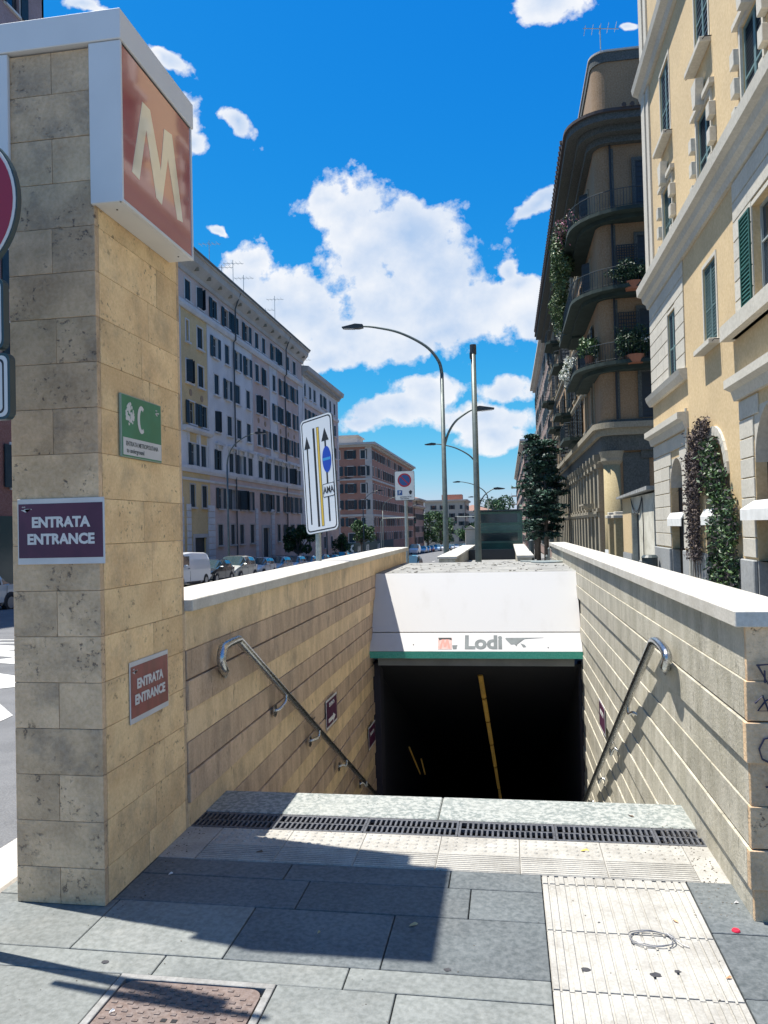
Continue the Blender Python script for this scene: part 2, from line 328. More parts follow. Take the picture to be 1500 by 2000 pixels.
# painted crossing and lines
paint = M('road_paint', (.80, .80, .77), (.62, .62, .6), 6, rough=.7, bump=.2, bscale=60, dirt=(.3, .3, .3), dscale=3, damt=.45)
zc = thing('crossing_stripes', None, None); tag(zc, kind='structure')
def ground_quad(name, pts, mat, parent, dz=.009):
    mb = MB(); mb.quad(*[(x, y, zg(y) + dz) for x, y in pts]); return mb.build(name, mat, parent)
for pts in ([(-4.85, 6.1), (-5.08, 7.24), (-5.75, 7.93), (-8.2, 6.6)], [(-6.5, 8.62), (-6.05, 9.1), (-6.1, 9.45), (-7.6, 10.2), (-9.2, 9.2)]): ground_quad('stripe', pts, paint, zc)
for k in range(5):
    x, y = -8.4 - 1.5 * k, 11.2 + 1.1 * k; ground_quad('stripe', [(x, y), (x + 2.4, y - .75), (x + 2.6, y - .15), (x + .2, y + .6)], paint, zc)
lane = thing('lane_lines', None, None); tag(lane, kind='structure')
ground_quad('line', [(-19.0, 13.6), (-6.5, 13.9), (-6.5, 14.06), (-19.0, 13.76)], paint, lane); ground_quad('line', [(-19.0, 14.2), (-6.5, 14.5), (-6.5, 14.62), (-19.0, 14.34)], paint, lane)
for k in range(24): ground_quad('lane_dash', [(-9.3, 22 + k * 8), (-9.15, 22 + k * 8), (-9.15, 26 + k * 8), (-9.3, 26 + k * 8)], paint, lane)
ground_quad('line', [(-14.9, 40), (-14.78, 40), (-14.78, 120), (-14.9, 120)], paint, lane)
ground_quad('stop_line', [(-9, 30.3), (-2.7, 30.3), (-2.7, 30.9), (-9, 30.9)], paint, lane)

# tactile paving
tac = M('tactile_tile', (.50, .48, .43), (.41, .39, .345), 6, rough=.75, bump=.3, bscale=80, rnd=.05, dirt=(.33, .31, .27), dscale=6, damt=.65)
tactile = thing('tactile_paving', None, None); tag(tactile, kind='structure')
def bar_tile(w, d):
    mb = MB(); mb.box(-w / 2 + .002, w / 2 - .002, -d / 2 + .002, d / 2 - .002, -.03, -.007)
    edges = [0, .030, .062, .071, .102, .111, .15, .19, .232, .275, .318, .36, .402, .445, .487, .497, .528, .537, .568, .60, .63]
    gaps = {3: 0}
    for a, b in zip(edges, edges[1:]):
        if b - a < .012: continue
        mb.box(-w / 2 + a + .0045, -w / 2 + b - .0045, -d / 2 + .004, d / 2 - .004, -.007, .0, c=.0012)
    return mb.mesh('tactile_bar_tile', tac)
tm = bar_tile(.63, .395)
for y in (1.735, 2.13, 2.53, 2.925, 3.32): put(tm, 'tactile_tile', tactile, (.425, y, 0))
put(bar_tile(.63, .082), 'tactile_tile', tactile, (.425, 3.56, 0))
def stud_tile(w=.392, d=.392):
    mb = MB(); mb.box(-w / 2, w / 2, -d / 2 + .002, d / 2, -.03, 0, c=.002)
    for i in range(8):
        for j in range(4):
            x, y = -w / 2 + .025 + i * .049, .012 + .025 + j * .045
            n = 8; b = [(x + .0135 * math.cos(k * 6.283 / n), y + .0135 * math.sin(k * 6.283 / n), 0) for k in range(n)]
            t = [(x + .008 * math.cos(k * 6.283 / n), y + .008 * math.sin(k * 6.283 / n), .0045) for k in range(n)]
            for k in range(n): mb.quad(b[k], b[(k + 1) % n], t[(k + 1) % n], t[k])
            mb.quad(*t)
    for j in range(9): mb.box(-w / 2 + .004, w / 2 - .004, -d / 2 + .006 + j * .021, -d / 2 + .019 + j * .021, 0, .003, c=.001)
    return mb.mesh('stud_tile', tac)
st = stud_tile()
for k in range(7):
    x = -1.362 + .394 * k
    if x + .2 < .95: put(st, 'tactile_tile', tactile, (x, 3.797, 0))
MB().box(-1.80, -1.562, 3.603, 3.993, -.03, 0, c=.002).build('tactile_tile', tac, tactile); MB().box(.806, .96, 3.603, 3.993, -.03, 0, c=.002).build('tactile_tile', tac, tactile)
# drain
iron = M('cast_iron', (.075, .08, .095), (.05, .052, .06), 9, rough=.55, metal=.3, bump=.4, bscale=70)
drain = thing('drain_channel', 'black cast iron slotted drain grate running across the top of the stairs', 'drain', (0, 4.0, 0))
MB().box(-1.8, .97, -.005, .005, -.13, -.004).box(-1.8, .97, .215, .222, -.13, -.004).box(-1.8, .97, -.005, .222, -.16, -.13).build('channel', M('drain_dark', (.02, .02, .022), rough=.95), drain)
def grate(w=.497, nb=17):
    mb = MB()
    mb.box(0, w, .006, .022, -.022, 0, c=.002).box(0, w, .194, .212, -.022, 0, c=.002).box(0, .012, .022, .194, -.022, 0).box(w - .012, w, .022, .194, -.022, 0)
    mb.box(.012, w - .012, .100, .113, -.020, -.0015)
    for k in range(1, nb):
        x = .012 + k * (w - .024) / nb
        mb.box(x - .0055, x + .0055, .022, .100, -.02, 0); mb.box(x - .0055 + .006, x + .0055 + .006, .113, .194, -.02, 0)
    return mb.mesh('grate_section', iron)
gm_ = grate()
for k in range(5): put(gm_, 'grate_section', drain, (-1.795 + k * .4995, 0, -.002))
put(grate(.262, 9), 'grate_section', drain, (-1.795 + 5 * .4995, 0, -.002))
granite = M('granite_step', (.44, .46, .43), (.20, .235, .22), 42, rough=.65, bump=.3, bscale=140, rnd=.04, dirt=(.46, .47, .43), dscale=2.5, damt=.5, mid=(.4, .6))
stairs = thing('staircase', None, None, (0, 4.222, 0)); tag(stairs, kind='structure')
MB().box(-1.82, -.42, 0, .345, -.16, 0, c=.006).build('step', granite, stairs); MB().box(-.415, .98, 0, .345, -.16, .001, c=.006).build('step', granite, stairs)
sm = MB().box(-1.95, 1.0, 0, .33, -.165, 0, c=.004).mesh('step', granite)
for k in range(1, 40): put(sm, 'step', stairs, (0, .02 + .30 * k, -.166 * k))
# manhole
man_m = M('rusted_iron', (.20, .135, .11), (.13, .09, .08), 7, rough=.7, metal=.2, bump=.4, bscale=60, dirt=(.30, .24, .2), dscale=4)
man = thing('manhole_cover', 'square rusty brown manhole cover with small raised studs in a pale concrete frame', 'manhole', (-1.1375, 2.35, 0))
fm = MB(); W = .29
for a in ((-W, W, .262, W), (-W, W, -W, -.262), (-W, -.262, -.262, .262), (.262, W, -.262, .262)): fm.box(a[0], a[1], a[2], a[3], -.03, .002, c=.002)
fm.build('frame', M('pale_concrete', (.34, .335, .32), (.25, .245, .23), 9, rough=.85, bump=.4), man)
pts = []
for cx, cy, s0 in ((.21, .21, 0), (-.21, .21, 90), (-.21, -.21, 180), (.21, -.21, 270)):
    for k in range(6): t = R(s0 + k * 18); pts.append((cx + .045 * math.cos(t), cy + .045 * math.sin(t)))
cm = MB(); cm.prism(pts, -.02, -.001, 'z')
lid = cm.build('cover', man_m, man, fix=True)
sb = MB()
for i in range(17):
    for j in range(23):
        x, y = -.232 + i * .029 + (.0 if j % 2 else .0), -.235 + j * .0213
        if abs(x) > .2 and abs(y) > .2: continue
        if abs(x) < .04 and .03 < y < .08: continue
        if (i + j) % 2: sb.box(x - .0095, x + .0095, y - .006, y + .006, -.001, .0018)
tag(sb.build('stud', man_m, lid), kind='stuff')
for a_ in (-.03, .006): MB().box(a_, a_ + .019, .045, .062, -.001, .0005).build('lifting_slot', black, lid)

# ================================================================== PILLAR
pil = thing('sign_pillar', 'tall travertine pillar at the stair head carrying the lit box and the entrance notices', 'pillar', (-1.955, 3.535, 0))
px, py = -1.955, 3.535; PX0, PX1, PY0, PY1 = -2.165 - px, -1.75 - px, 3.10 - py, 3.97 - py
MB().box(PX0 + .03, PX1 - .03, PY0 + .03, PY1 - .03, 0, 3.74).build('core', core_mat, pil)
zs = [0] + [.157 + .2 * k for k in range(18)] + [3.745]
def stone(x0, x1, y0, y1, z0, z1, m, par, c=.0014, g=.0009, nm='stone_block'):
    w, d, h = x1 - x0, y1 - y0, z1 - z0
    MB().box(-w / 2, w / 2, -d / 2, d / 2, g, h - g, c).build(nm, m, par, ((x0 + x1) / 2, (y0 + y1) / 2, z0))
for k, (a, b) in enumerate(zip(zs, zs[1:])):
    mid = (PX0 + PX1) / 2 + random.uniform(-.006, .02)
    fx = [PX0, mid, PX1] if k % 2 == 0 else [PX0, PX1]
    for u, v in zip(fx, fx[1:]):
        j = random.uniform(0, .0015)
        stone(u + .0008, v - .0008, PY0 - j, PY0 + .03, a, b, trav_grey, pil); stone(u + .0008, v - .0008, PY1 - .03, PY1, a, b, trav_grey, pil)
    sy = [PY0 + .031, -.02 if k % 4 == 0 else .16, PY1 - .031] if k % 2 == 0 else ([PY0 + .031, .06, PY1 - .031] if k % 3 else [PY0 + .031, PY1 - .031])
    for u, v in zip(sy, sy[1:]):
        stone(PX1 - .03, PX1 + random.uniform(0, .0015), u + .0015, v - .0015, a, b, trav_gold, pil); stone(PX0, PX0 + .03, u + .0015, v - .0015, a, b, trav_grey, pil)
grime = M('grime', (.05, .045, .05), (.10, .08, .06), 14, rough=.9)
# box with the M
sbx = thing('metro_sign_box', 'white framed box with a big cream M on a red glossy panel, topping the pillar', 'sign', (-1.955, 3.47, 3.04))
bx, by, bz = -1.955, 3.47, 3.04
def bb(name, a, m=white_metal, c=.003):
    return MB().box(a[0] - bx, a[1] - bx, a[2] - by, a[3] - by, a[4] - bz, a[5] - bz, c).build(name, m, sbx)
bb('lid', (-2.31, -1.602, 3.072, 3.86, 3.752, 3.886))
bb('front_strip', (-1.756, -1.612, 3.078, 3.0985, 3.04, 3.75)); bb('front_strip', (-2.30, -2.146, 3.078, 3.0985, 3.04, 3.75))
bb('side_box', (-1.748, -1.625, 3.099, 3.845, 3.042, 3.75)); bb('side_box', (-2.29, -2.167, 3.099, 3.845, 3.042, 3.75))
for a in ((-1.624, -1.606, 3.079, 3.094, 3.04, 3.75), (-1.624, -1.606, 3.83, 3.845, 3.04, 3.75), (-1.624, -1.606, 3.095, 3.829, 3.04, 3.056)): bb('panel_frame', a, c=.002)
red_p = M('red_glossy_panel', (.50, .15, .125), (.46, .13, .11), 1, rough=.04, spec=.9, coat=1)
bb('panel', (-1.6245, -1.612, 3.0945, 3.829, 3.057, 3.742), red_p, 0)
MB().box(-1.61 + .011 - bx - .012, -1.61 - .002 - bx, 3.0945 - by, 3.829 - by, 3.742 - bz, 3.7505 - bz).build('shadow_gap', black, sbx)
MP = [(3.179, 3.215), (3.29, 3.592), (3.367, 3.594), (3.472, 3.354), (3.518, 3.582), (3.606, 3.597), (3.721, 3.199), (3.654, 3.188), (3.555, 3.452), (3.478, 3.19), (3.42, 3.198), (3.325, 3.479), (3.248, 3.208)]
MB().prism([(a - by, b - bz) for a, b in MP], -1.612 - bx, -1.6105 - bx, 'x').build('letter_m', M('cream_gloss', (.80, .70, .50), rough=.05, coat=1), sbx, fix=True)
for xx, yy in ((-1.675, 3.16), (-1.66, 3.77)): MB().disc((xx - bx, yy - by, 3.0415 - bz), .004, 'z').build('screw', black, sbx)

# ---- notices
paper = M('notice_white', (.80, .79, .78), (.7, .69, .68), 5, rough=.5)
plum = M('notice_plum', (.085, .02, .055), (.06, .015, .045), 6, rough=.45)
plum2 = M('notice_faded_red', (.22, .02, .035), (.15, .012, .022), 9, (1, 3, .6), rough=.3, coat=.4)
letter_w = M('letter_white', (.80, .79, .77), rough=.6)
def notice(name, label, o, right, up, w, h, margin, field, lines, size, arrow=True, arrow_right=False):
    t = thing(name, label, 'sign', o); m = face_mtx((0, 0, 0), right, up)
    b = MB().box(-w / 2, w / 2, -h / 2, h / 2, 0, .004, c=.001); me = b.mesh('backing', paper); me.transform(m); put(me, 'backing', t)
    b = MB().box(-w / 2 + margin[0], w / 2 - margin[1], -h / 2 + margin[2], h / 2 - margin[3], .004, .0052); me = b.mesh('printed_field', field); me.transform(m); put(me, 'printed_field', t)
    for k, (s, yy, sz, sx) in enumerate(lines): text(s, sz, letter_w, t, m @ Matrix.Translation((0, yy, .0062)), bold=.0026 * sz / .06, sx=sx)
    if arrow:
        x, y = -w / 2 + margin[0] + .012, h / 2 - margin[3] - .026; b = MB()
        b.prism([(x, y), (x + .052, y + .001), (x + .052, y + .005), (x + .016, y + .0045), (x + .028, y - .010), (x + .022, y - .010)], .0055, .0068, 'z')
        me = b.mesh('arrow', letter_w); me.transform(m); put(me, 'arrow', t)
        text('exit', .011, letter_w, t, m @ Matrix.Translation((x + .014, y + .013, .0062)))
    if arrow_right:
        b = MB(); s = w * .32
        b.prism([(-s, -.09), (s * .3, -.09), (s * .3, -.115), (s, -.07), (s * .3, -.03), (s * .3, -.05), (-s, -.05)], .0055, .0068, 'z')
        me = b.mesh('arrow', letter_w); me.transform(m); put(me, 'arrow', t)
    return t
notice('entrance_notice', 'larger plum ENTRATA ENTRANCE notice with white edges on the shaded front of the pillar', (-1.928, 3.0955, 1.619), (1, 0, 0), (0, 0, 1), .413, .288, (.006, .008, .028, .022), plum,
       [('ENTRATA', .038, .062, 1.0), ('ENTRANCE', -.036, .062, 1.0)], .06)
notice('entrance_notice', 'smaller glossy red ENTRATA ENTRANCE notice low on the golden side of the pillar', (-1.7465, 3.535, .858), (0, 1, 0), (0, 0, 1), .404, .287, (.008, .006, .026, .022), plum2,
       [('ENTRATA', .032, .062, 1.0), ('ENTRANCE', -.040, .062, 1.0)], .06)
gs = thing('station_notice', 'green notice with white C reading ENTRATA METROPOLITANA to underground on pillar side', 'sign', (-1.7465, 3.484, 2.103))
gm2 = face_mtx((0, 0, 0), (0, 1, 0), (0, 0, 1))
def gpart(name, b, mt): me = b.mesh(name, mt); me.transform(gm2); return put(me, name, gs)
green_s = M('sign_green', (.02, .17, .085), (.025, .20, .11), 8, rough=.35)
gpart('plate', MB().box(-.207, .207, -.147, .147, 0, .012, c=.002), M('sign_edge', (.25, .33, .27), rough=.4))
gpart('green_field', MB().box(-.200, .200, -.142, .142, .012, .0128), green_s)
gpart('white_field', MB().box(-.193, .200, -.136, -.055, .0128, .0136), paper)
cc = []
for k in range(13): t = R(55 + k * 250 / 12); cc.append((-.01 + .042 * math.cos(t), .045 + .068 * math.sin(t)))
tb = MB(); out_ = [(x, y) for x, y in cc]; inn = [(-.01 + .020 * math.cos(R(55 + k * 250 / 12)) + .003, .045 + .048 * math.sin(R(55 + k * 250 / 12))) for k in range(13)]
for k in range(12): tb.quad((*out_[k], .0136), (*out_[k + 1], .0136), (*inn[k + 1], .0136), (*inn[k], .0136))
gpart('letter_c', tb, letter_w)
lf = MB(); rr = random.Random(3)
for k in range(46):
    a, q = rr.random() * 6.28, rr.random() ** .5; x, y = -.125 + .042 * q * math.cos(a), .058 + .05 * q * math.sin(a); s_ = rr.uniform(.006, .011)
    lf.prism([(x + s_ * math.cos(t * 1.257 + a) * (1 if t % 2 else .7), y + s_ * math.sin(t * 1.257 + a)) for t in range(5)], .0128, .0128 + .0004 + k * .00002, 'z')
gpart('leaf_emblem', lf, letter_w)
gpart('arrow', MB().prism([(.135, .098), (.180, .099), (.180, .105), (.152, .104), (.163, .086), (.156, .086)], .0128, .0138, 'z'), letter_w)
text('exit', .012, letter_w, gs, gm2 @ Matrix.Translation((.150, .114, .0136)))
ink = M('grey_ink', (.12, .13, .12), rough=.6)
text('ENTRATA METROPOLITANA', .030, ink, gs, gm2 @ Matrix.Translation((-.003, -.083, .0142)), bold=.0004, sx=.86)
text('to underground', .030, ink, gs, gm2 @ Matrix.Translation((-.075, -.115, .0142)), bold=.0004, sx=.9)

# ================================================================== PARAPET WALLS
def courses():
    z = [1.17, .953, .79, .63]
    while z[-1] > -3.6: z += [z[-1] - .175, z[-1] - .345, z[-1] - .5]
    return z
CZ = courses(); OFF = [0, .007, .016]
def parapet(name, label, loc, rz, out, L, light, dark, width, steps_from, endmat=None):
    """face in the plane x = 0 of the thing, looking to out * x; length L along +y"""
    t = thing(name, label, 'wall', loc, rz)
    MB().box(-out * .035, -out * width, .03, L, -3.9, 1.165).build('core', trav_grey, t)
    rnd_ = random.Random(11 if out > 0 else 29)
    for k, (z1, z0) in enumerate(zip(CZ, CZ[1:])):
        kk = k % 3; y = 0; top_y = L if z0 > .5 else min(L, 6.75)
        if z1 < .1: y = max(0, min(L, (-.05 - z1) / .555 + steps_from))
        y = max(0, y - .5) if y > 0 else 0
        first = True
        while y < top_y - .02:
            ln = rnd_.uniform(1.5, 2.7); e = min(top_y, y + ln)
            if top_y - e < .35: e = top_y
            o_ = OFF[kk]; xa, xb = -out * .034, out * o_; g = .0012
            h = z1 - z0 - (.007 if kk == 1 else .001)
            mb = MB().box(xa, xb, -(e - y) / 2 + g, (e - y) / 2 - g, 0, h, c=.0025)
            yy = y + (-.0 if not first else 0)
            mb.build('stone_plank', light if kk == 0 else dark, t, (0, (yy + e) / 2, z0 + (.007 if kk == 1 else .001)))
            y = e; first = False
        if endmat and z1 > -.1:
            a, b = out * o_, -out * width
            MB().box(min(a, b), max(a, b), -.026 - OFF[kk], -.0005, max(z0, -.1) + (.006 if kk == 1 else .001), z1, c=.002).build('end_stone', endmat, t)
    y = -.05 if endmat else 0; 
    while y < L - .02:
        e = min(L + .03, y + rnd_.uniform(1.15, 1.35))
        if L - e < .4: e = L + .03
        MB().box(min(out * .045, -out * (width + .03)), max(out * .045, -out * (width + .03)), -(e - y) / 2 + .001, (e - y) / 2 - .001, 0, .065, c=.004).build('coping_slab', trav_cap, t, (0, (y + e) / 2, 1.17))
        y = e
    return t
lw = parapet('parapet_wall', 'golden travertine stair wall joined to the pillar, with brown bands, in shade', (-1.75, 3.972, 0), .011, 1, 10.1, trav_vein, trav_dark, .36, 0)
rw = parapet('parapet_wall', 'sunlit grey-beige travertine stair wall carrying graffiti on its near end', (.93, 3.30, 0), .006, -1, 12.3, trav_sun, trav_sun, .24, .7, endmat=trav_grey)
ink_b = M('graffiti_ink', (.02, .02, .05), rough=.5)
def scribble(pts, y=-.0285): 
    return [(x, y, z) for x, z in pts]
g = MB()
for pts in ([(.03, 1.02), (.14, 1.03), (.08, .93), (.035, 1.02)], [(.02, .87), (.05, .90), (.07, .84), (.03, .84), (.06, .88), (.10, .90), (.09, .82), (.12, .88), (.15, .86)], [(.09, .74), (.05, .73), (.03, .69), (.04, .65), (.08, .63), (.12, .65)], [(.05, .54), (.13, .56)], [(.06, 1.0), (.06, .95)]):
    g.tube(scribble(pts, -.048), .0042, 4)
g.build('graffiti', ink_b, rw)
# faint scratches of paint on the left wall
g = MB(); g.box(.0225, .024, 2.72, 2.80, -.1, -.085).box(.0225, .024, 2.74, 2.76, -.20, -.1).build('paint_mark', M('mark_dark', (.1, .08, .07), rough=.8), lw)

# ---- canopy over the stairs
cano = thing('stair_canopy', 'sloping white canopy front with green band and grey Lodi lettering over the dark stairwell', 'canopy', (-.47, 10.2, 0))
ox, oy = -.47, 10.2; CX0, CX1 = -1.815 - ox, .885 - ox
panel_w = M('canopy_white', (.56, .55, .535), (.51, .495, .47), 2.2, (2.2, 2.2, .35), mid=(.5, .85), rough=.5)
def plate(name, p, q, th, m, x0=CX0, x1=CX1):
    (y0, z0), (y1, z1) = p, q; n = Vector((z1 - z0, -(y1 - y0))).normalized() * th
    return MB().prism([(y0 - oy, z0), (y1 - oy, z1), (y1 - oy + n.x, z1 + n.y), (y0 - oy + n.x, z0 + n.y)], x0, x1, 'x').build(name, m, cano, fix=True)
plate('upper_panel', (10.045, .226), (10.50, .965), .03, panel_w)
plate('lower_panel', (9.865, 0.0), (10.032, .214), .03, panel_w)
plate('green_band', (9.848, -.088), (9.860, -.004), .03, M('canopy_green', (.03, .36, .24), (.035, .40, .27), 4, rough=.35, bump=.05))
MB().box(CX0 + .10, CX1 - .10, 9.93 - oy, 10.04 - oy, -.195, -.086).build('soffit_beam', M('soffit_grey', (.22, .22, .20), (.17, .17, .16), 3, rough=.8), cano)
MB().prism([(9.91 - oy, -.085), (10.07 - oy, .2), (10.54 - oy, .93), (13.42 - oy, .93), (13.42 - oy, -.085)], CX0 + .005, CX1 - .005, 'x').build('body', M('concrete_dark', (.10, .10, .10), rough=.9), cano, fix=True)
roof_m = M('canopy_roof', (.34, .34, .32), (.22, .22, .21), 3, rough=.9, bump=.6, bscale=25, dirt=(.45, .44, .41), dscale=2, damt=.6)
MB().box(CX0 - .02, CX1 + .02, 10.505 - oy, 13.45 - oy, .931, .968, c=.004).build('roof', roof_m, cano)
up_ = Vector((0, 10.032 - 9.865, .214)).normalized()
def lp(name, mb, mt, x, s):
    me = mb.mesh(name, mt); me.transform(face_mtx((x - ox, 9.865 - oy + up_.y * s, up_.z * s), (1, 0, 0), up_)); return put(me, name, cano)
ltr = M('letter_grey', (.13, .145, .145), (.17, .19, .19), 9, rough=.6)
text('Lodi', .265, ltr, cano, face_mtx((-.345 - ox, 9.865 - oy + up_.y * .122, up_.z * .122), (1, 0, 0), up_) @ Matrix.Translation((0, 0, .002)), bold=.0105, sx=1.04)
lp('logo_plate', MB().box(-.09, .09, -.085, .085, 0, .002), M('logo_pink', (.50, .31, .27), (.55, .40, .36), 20, rough=.6), -.835, .112)
lp('logo_letter', MB().prism([(-.07, -.07), (-.04, .06), (-.015, .06), (0, 0), (.015, .06), (.04, .06), (.07, -.07), (.045, -.07), (.028, .01), (.01, -.05), (-.01, -.05), (-.028, .01), (-.045, -.07)], .002, .0035, 'z'), M('logo_red', (.62, .25, .2), rough=.6), -.835, .112)
lp('torn_film', MB().prism([(-.09, .085), (.08, .085), (.085, .05), (.05, .065), (-.04, .065), (-.075, .05)], .0036, .005, 'z'), M('torn_dark', (.05, .05, .05), rough=.8), -.835, .112)
lp('torn_film', MB().prism([(.095, -.045), (.155, -.03), (.15, -.078), (.105, -.08)], .0, .003, 'z').prism([(.095, -.025), (.16, -.022), (.16, -.034), (.095, -.036)], .0, .003, 'z'), ltr, -.835, .112)
lp('torn_film', MB().prism([(-.24, .06), (.24, .063), (.0, .045), (-.03, .02), (-.09, -.03), (-.10, -.06), (-.13, -.03), (-.17, -.035), (-.235, .04)], 0, .003, 'z').prism([(-.05, -.02), (.0, -.04), (.02, -.07), (-.02, -.075)], .0, .003, 'z'), ltr, .175, .135)
for a_, b_ in ((.36, -.05), (-1.35, -.01)): lp('screw', MB().box(a_, a_ + .012, b_, b_ + .012, 0, .004), black, .1, .1)
# passage below, its darkness put into near-black wall colour
dk = M('passage_wall_shade', (.018, .018, .024), rough=.95)
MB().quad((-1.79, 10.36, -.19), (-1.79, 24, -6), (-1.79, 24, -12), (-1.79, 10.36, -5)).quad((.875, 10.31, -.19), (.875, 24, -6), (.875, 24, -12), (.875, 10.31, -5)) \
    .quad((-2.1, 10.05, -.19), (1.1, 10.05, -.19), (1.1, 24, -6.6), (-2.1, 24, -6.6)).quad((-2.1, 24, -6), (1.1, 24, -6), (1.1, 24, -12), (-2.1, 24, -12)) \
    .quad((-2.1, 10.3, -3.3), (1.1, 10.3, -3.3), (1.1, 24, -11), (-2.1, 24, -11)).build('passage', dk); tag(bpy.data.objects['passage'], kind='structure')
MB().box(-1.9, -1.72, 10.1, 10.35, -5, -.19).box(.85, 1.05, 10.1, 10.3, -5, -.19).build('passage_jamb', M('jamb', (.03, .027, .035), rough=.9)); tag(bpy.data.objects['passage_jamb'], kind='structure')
yel = M('yellow_strip', (.75, .42, .05), (.60, .33, .04), 5, rough=.5, bump=.1)
ys_ = thing('yellow_rail', 'slanting yellow segmented strip hanging in the dark stairwell under the canopy', 'handrail', (-.42, 10.55, -.42))
a, b = Vector((0, 0, 0)), Vector((.24, .75, -2.10))
for k in range(6):
    p, q = a.lerp(b, k / 6 + .006), a.lerp(b, (k + 1) / 6 - .006); MB().tube([p, q], .036 - .003 * k, 6).build('segment', yel, ys_)
t = thing('yellow_rail', 'pair of thin yellow strips low in the stairwell beside the left wall', 'handrail', (-1.45, 10.8, -1.75))
MB().tube([(0, 0, .25), (.10, .4, -.25)], .012, 5).build('segment', yel, t); MB().tube([(.13, .3, 0), (.17, .4, -.25)], .012, 5).build('segment', yel, t)
# debris on the roof
rnd2 = random.Random(5); deb = MB()
for k in range(150):
    x, y, s_ = rnd2.uniform(-1.8, .87), rnd2.uniform(10.55, 13.4), rnd2.uniform(.006, .028); z = .9685
    deb.prism([(x + s_ * rnd2.uniform(.5, 1.2) * math.cos(a_), y + s_ * rnd2.uniform(.5, 1.2) * math.sin(a_)) for a_ in (0, 1.3, 2.5, 3.7, 5)], z, z + rnd2.uniform(.002, .01), 'z')
tag(deb.build('roof_litter', M('litter', (.32, .29, .24), (.1, .09, .08), 3, rough=.9, rnd=.2), None), kind='stuff')
o = MB().box(-.22, .22, -.05, .05, 0, .02, c=.004).build('metal_plate', galv, None, (.42, 13.2, .969)); tag(o, 'flat grey metal bar lying on the canopy roof edge', 'metal bar')
o = MB().disc((0, 0, .01), .28, 'z', 20, .02).build('metal_disc', galv, None, (.64, 12.95, .969)); tag(o, 'flat round grey metal lid lying on the canopy roof', 'metal lid')

# ---- handrails
def smooth_path(p, n=5):
    P = [Vector(q) for q in p]; out = []
    for i in range(len(P) - 1):
        a, b, c, d = P[max(i - 1, 0)], P[i], P[i + 1], P[min(i + 2, len(P) - 1)]
        for k in range(n):
            t = k / n; out.append(.5 * ((2 * b) + (c - a) * t + (2 * a - 5 * b + 4 * c - d) * t * t + (3 * b - a - 3 * c + d) * t ** 3))
    return out + [P[-1]]
def handrail(label, xw, xr, head, end, brk):
    t = thing('handrail', label, 'handrail', (xw, head[0][1], 0)); L_ = lambda p: (p[0] - xw, p[1] - head[0][1], p[2])
    top = smooth_path([L_(p) for p in head], 6); e = L_(end); lastp = Vector(head[-1]); 
    MB().tube(top + [Vector(e)], .027, 14).build('rail', steel, t, smooth=True)
    sg = 1 if xr > xw else -1; h0 = head[0]
    MB().tube([L_((xw + sg * .026, h0[1], h0[2])), L_((xw + sg * .033, h0[1], h0[2]))], .042, 16).build('flange', steel, t)
    sl = (end[2] - head[-1][2]) / (end[1] - head[-1][1])
    for y, z in brk:
        rz_ = head[-1][2] + sl * (y + .10 - head[-1][1]) - .022; f = .024
        MB().tube([L_((xw + sg * f, y, z)), L_((xw + sg * (f + .007), y, z))], .046, 16).build('flange', steel, t)
        MB().tube(smooth_path([L_((xw + sg * f, y, z)), L_((xw + sg * .055, y + .03, z + .01)), L_((xr - sg * .002, y + .085, rz_ - .05)), L_((xr, y + .10, rz_))], 4), .012, 8).build('bracket', steel, t, smooth=True)
    return t
handrail('brushed steel handrail on the shaded left stair wall', -1.755, -1.67, [(-1.73, 4.50, .745), (-1.70, 4.42, .765), (-1.675, 4.33, .80), (-1.67, 4.29, .85), (-1.67, 4.315, .905), (-1.67, 4.37, .925), (-1.67, 4.56, .930), (-1.67, 4.61, .915), (-1.67, 4.66, .888)], (-1.73, 9.9, -1.92), [(5.49, .27), (6.47, -.225), (7.56, -.78), (8.6, -1.3)])
handrail('brushed steel handrail on the sunlit right stair wall', .93, .85, [(.905, 4.77, .73), (.88, 4.66, .75), (.85, 4.50, .79), (.85, 4.44, .845), (.85, 4.51, .88), (.85, 4.72, .893), (.85, 4.86, .873)], (.815, 9.7, -1.86), [(5.86, .19), (7.0, -.40), (8.05, -1.0), (9.1, -1.6)])
notice('direction_notice', 'small plum notice with a white arrow on the left stair wall by the handrail', (-1.762, 7.43, -.19), (.011, 1, 0), (0, 0, 1), .44, .28, (.01, .01, .02, .02), plum, [('ENTRATA', .075, .05, .95)], .05, arrow=False, arrow_right=True)
notice('direction_notice', 'dark plum notice deep in the stairwell at the end of the left wall', (-1.787, 9.75, -1.05), (.011, 1, 0), (0, 0, 1), .44, .28, (.01, .01, .02, .02), plum, [('ENTRATA', .03, .06, .95)], .05, arrow=False)
notice('direction_notice', 'small plum notice on the sunlit right stair wall behind the handrail', (.877, 7.87, -.32), (.006, -1, 0), (0, 0, 1), .44, .28, (.01, .01, .02, .02), plum, [('ENTRATA', .03, .06, .95)], .05, arrow=False)

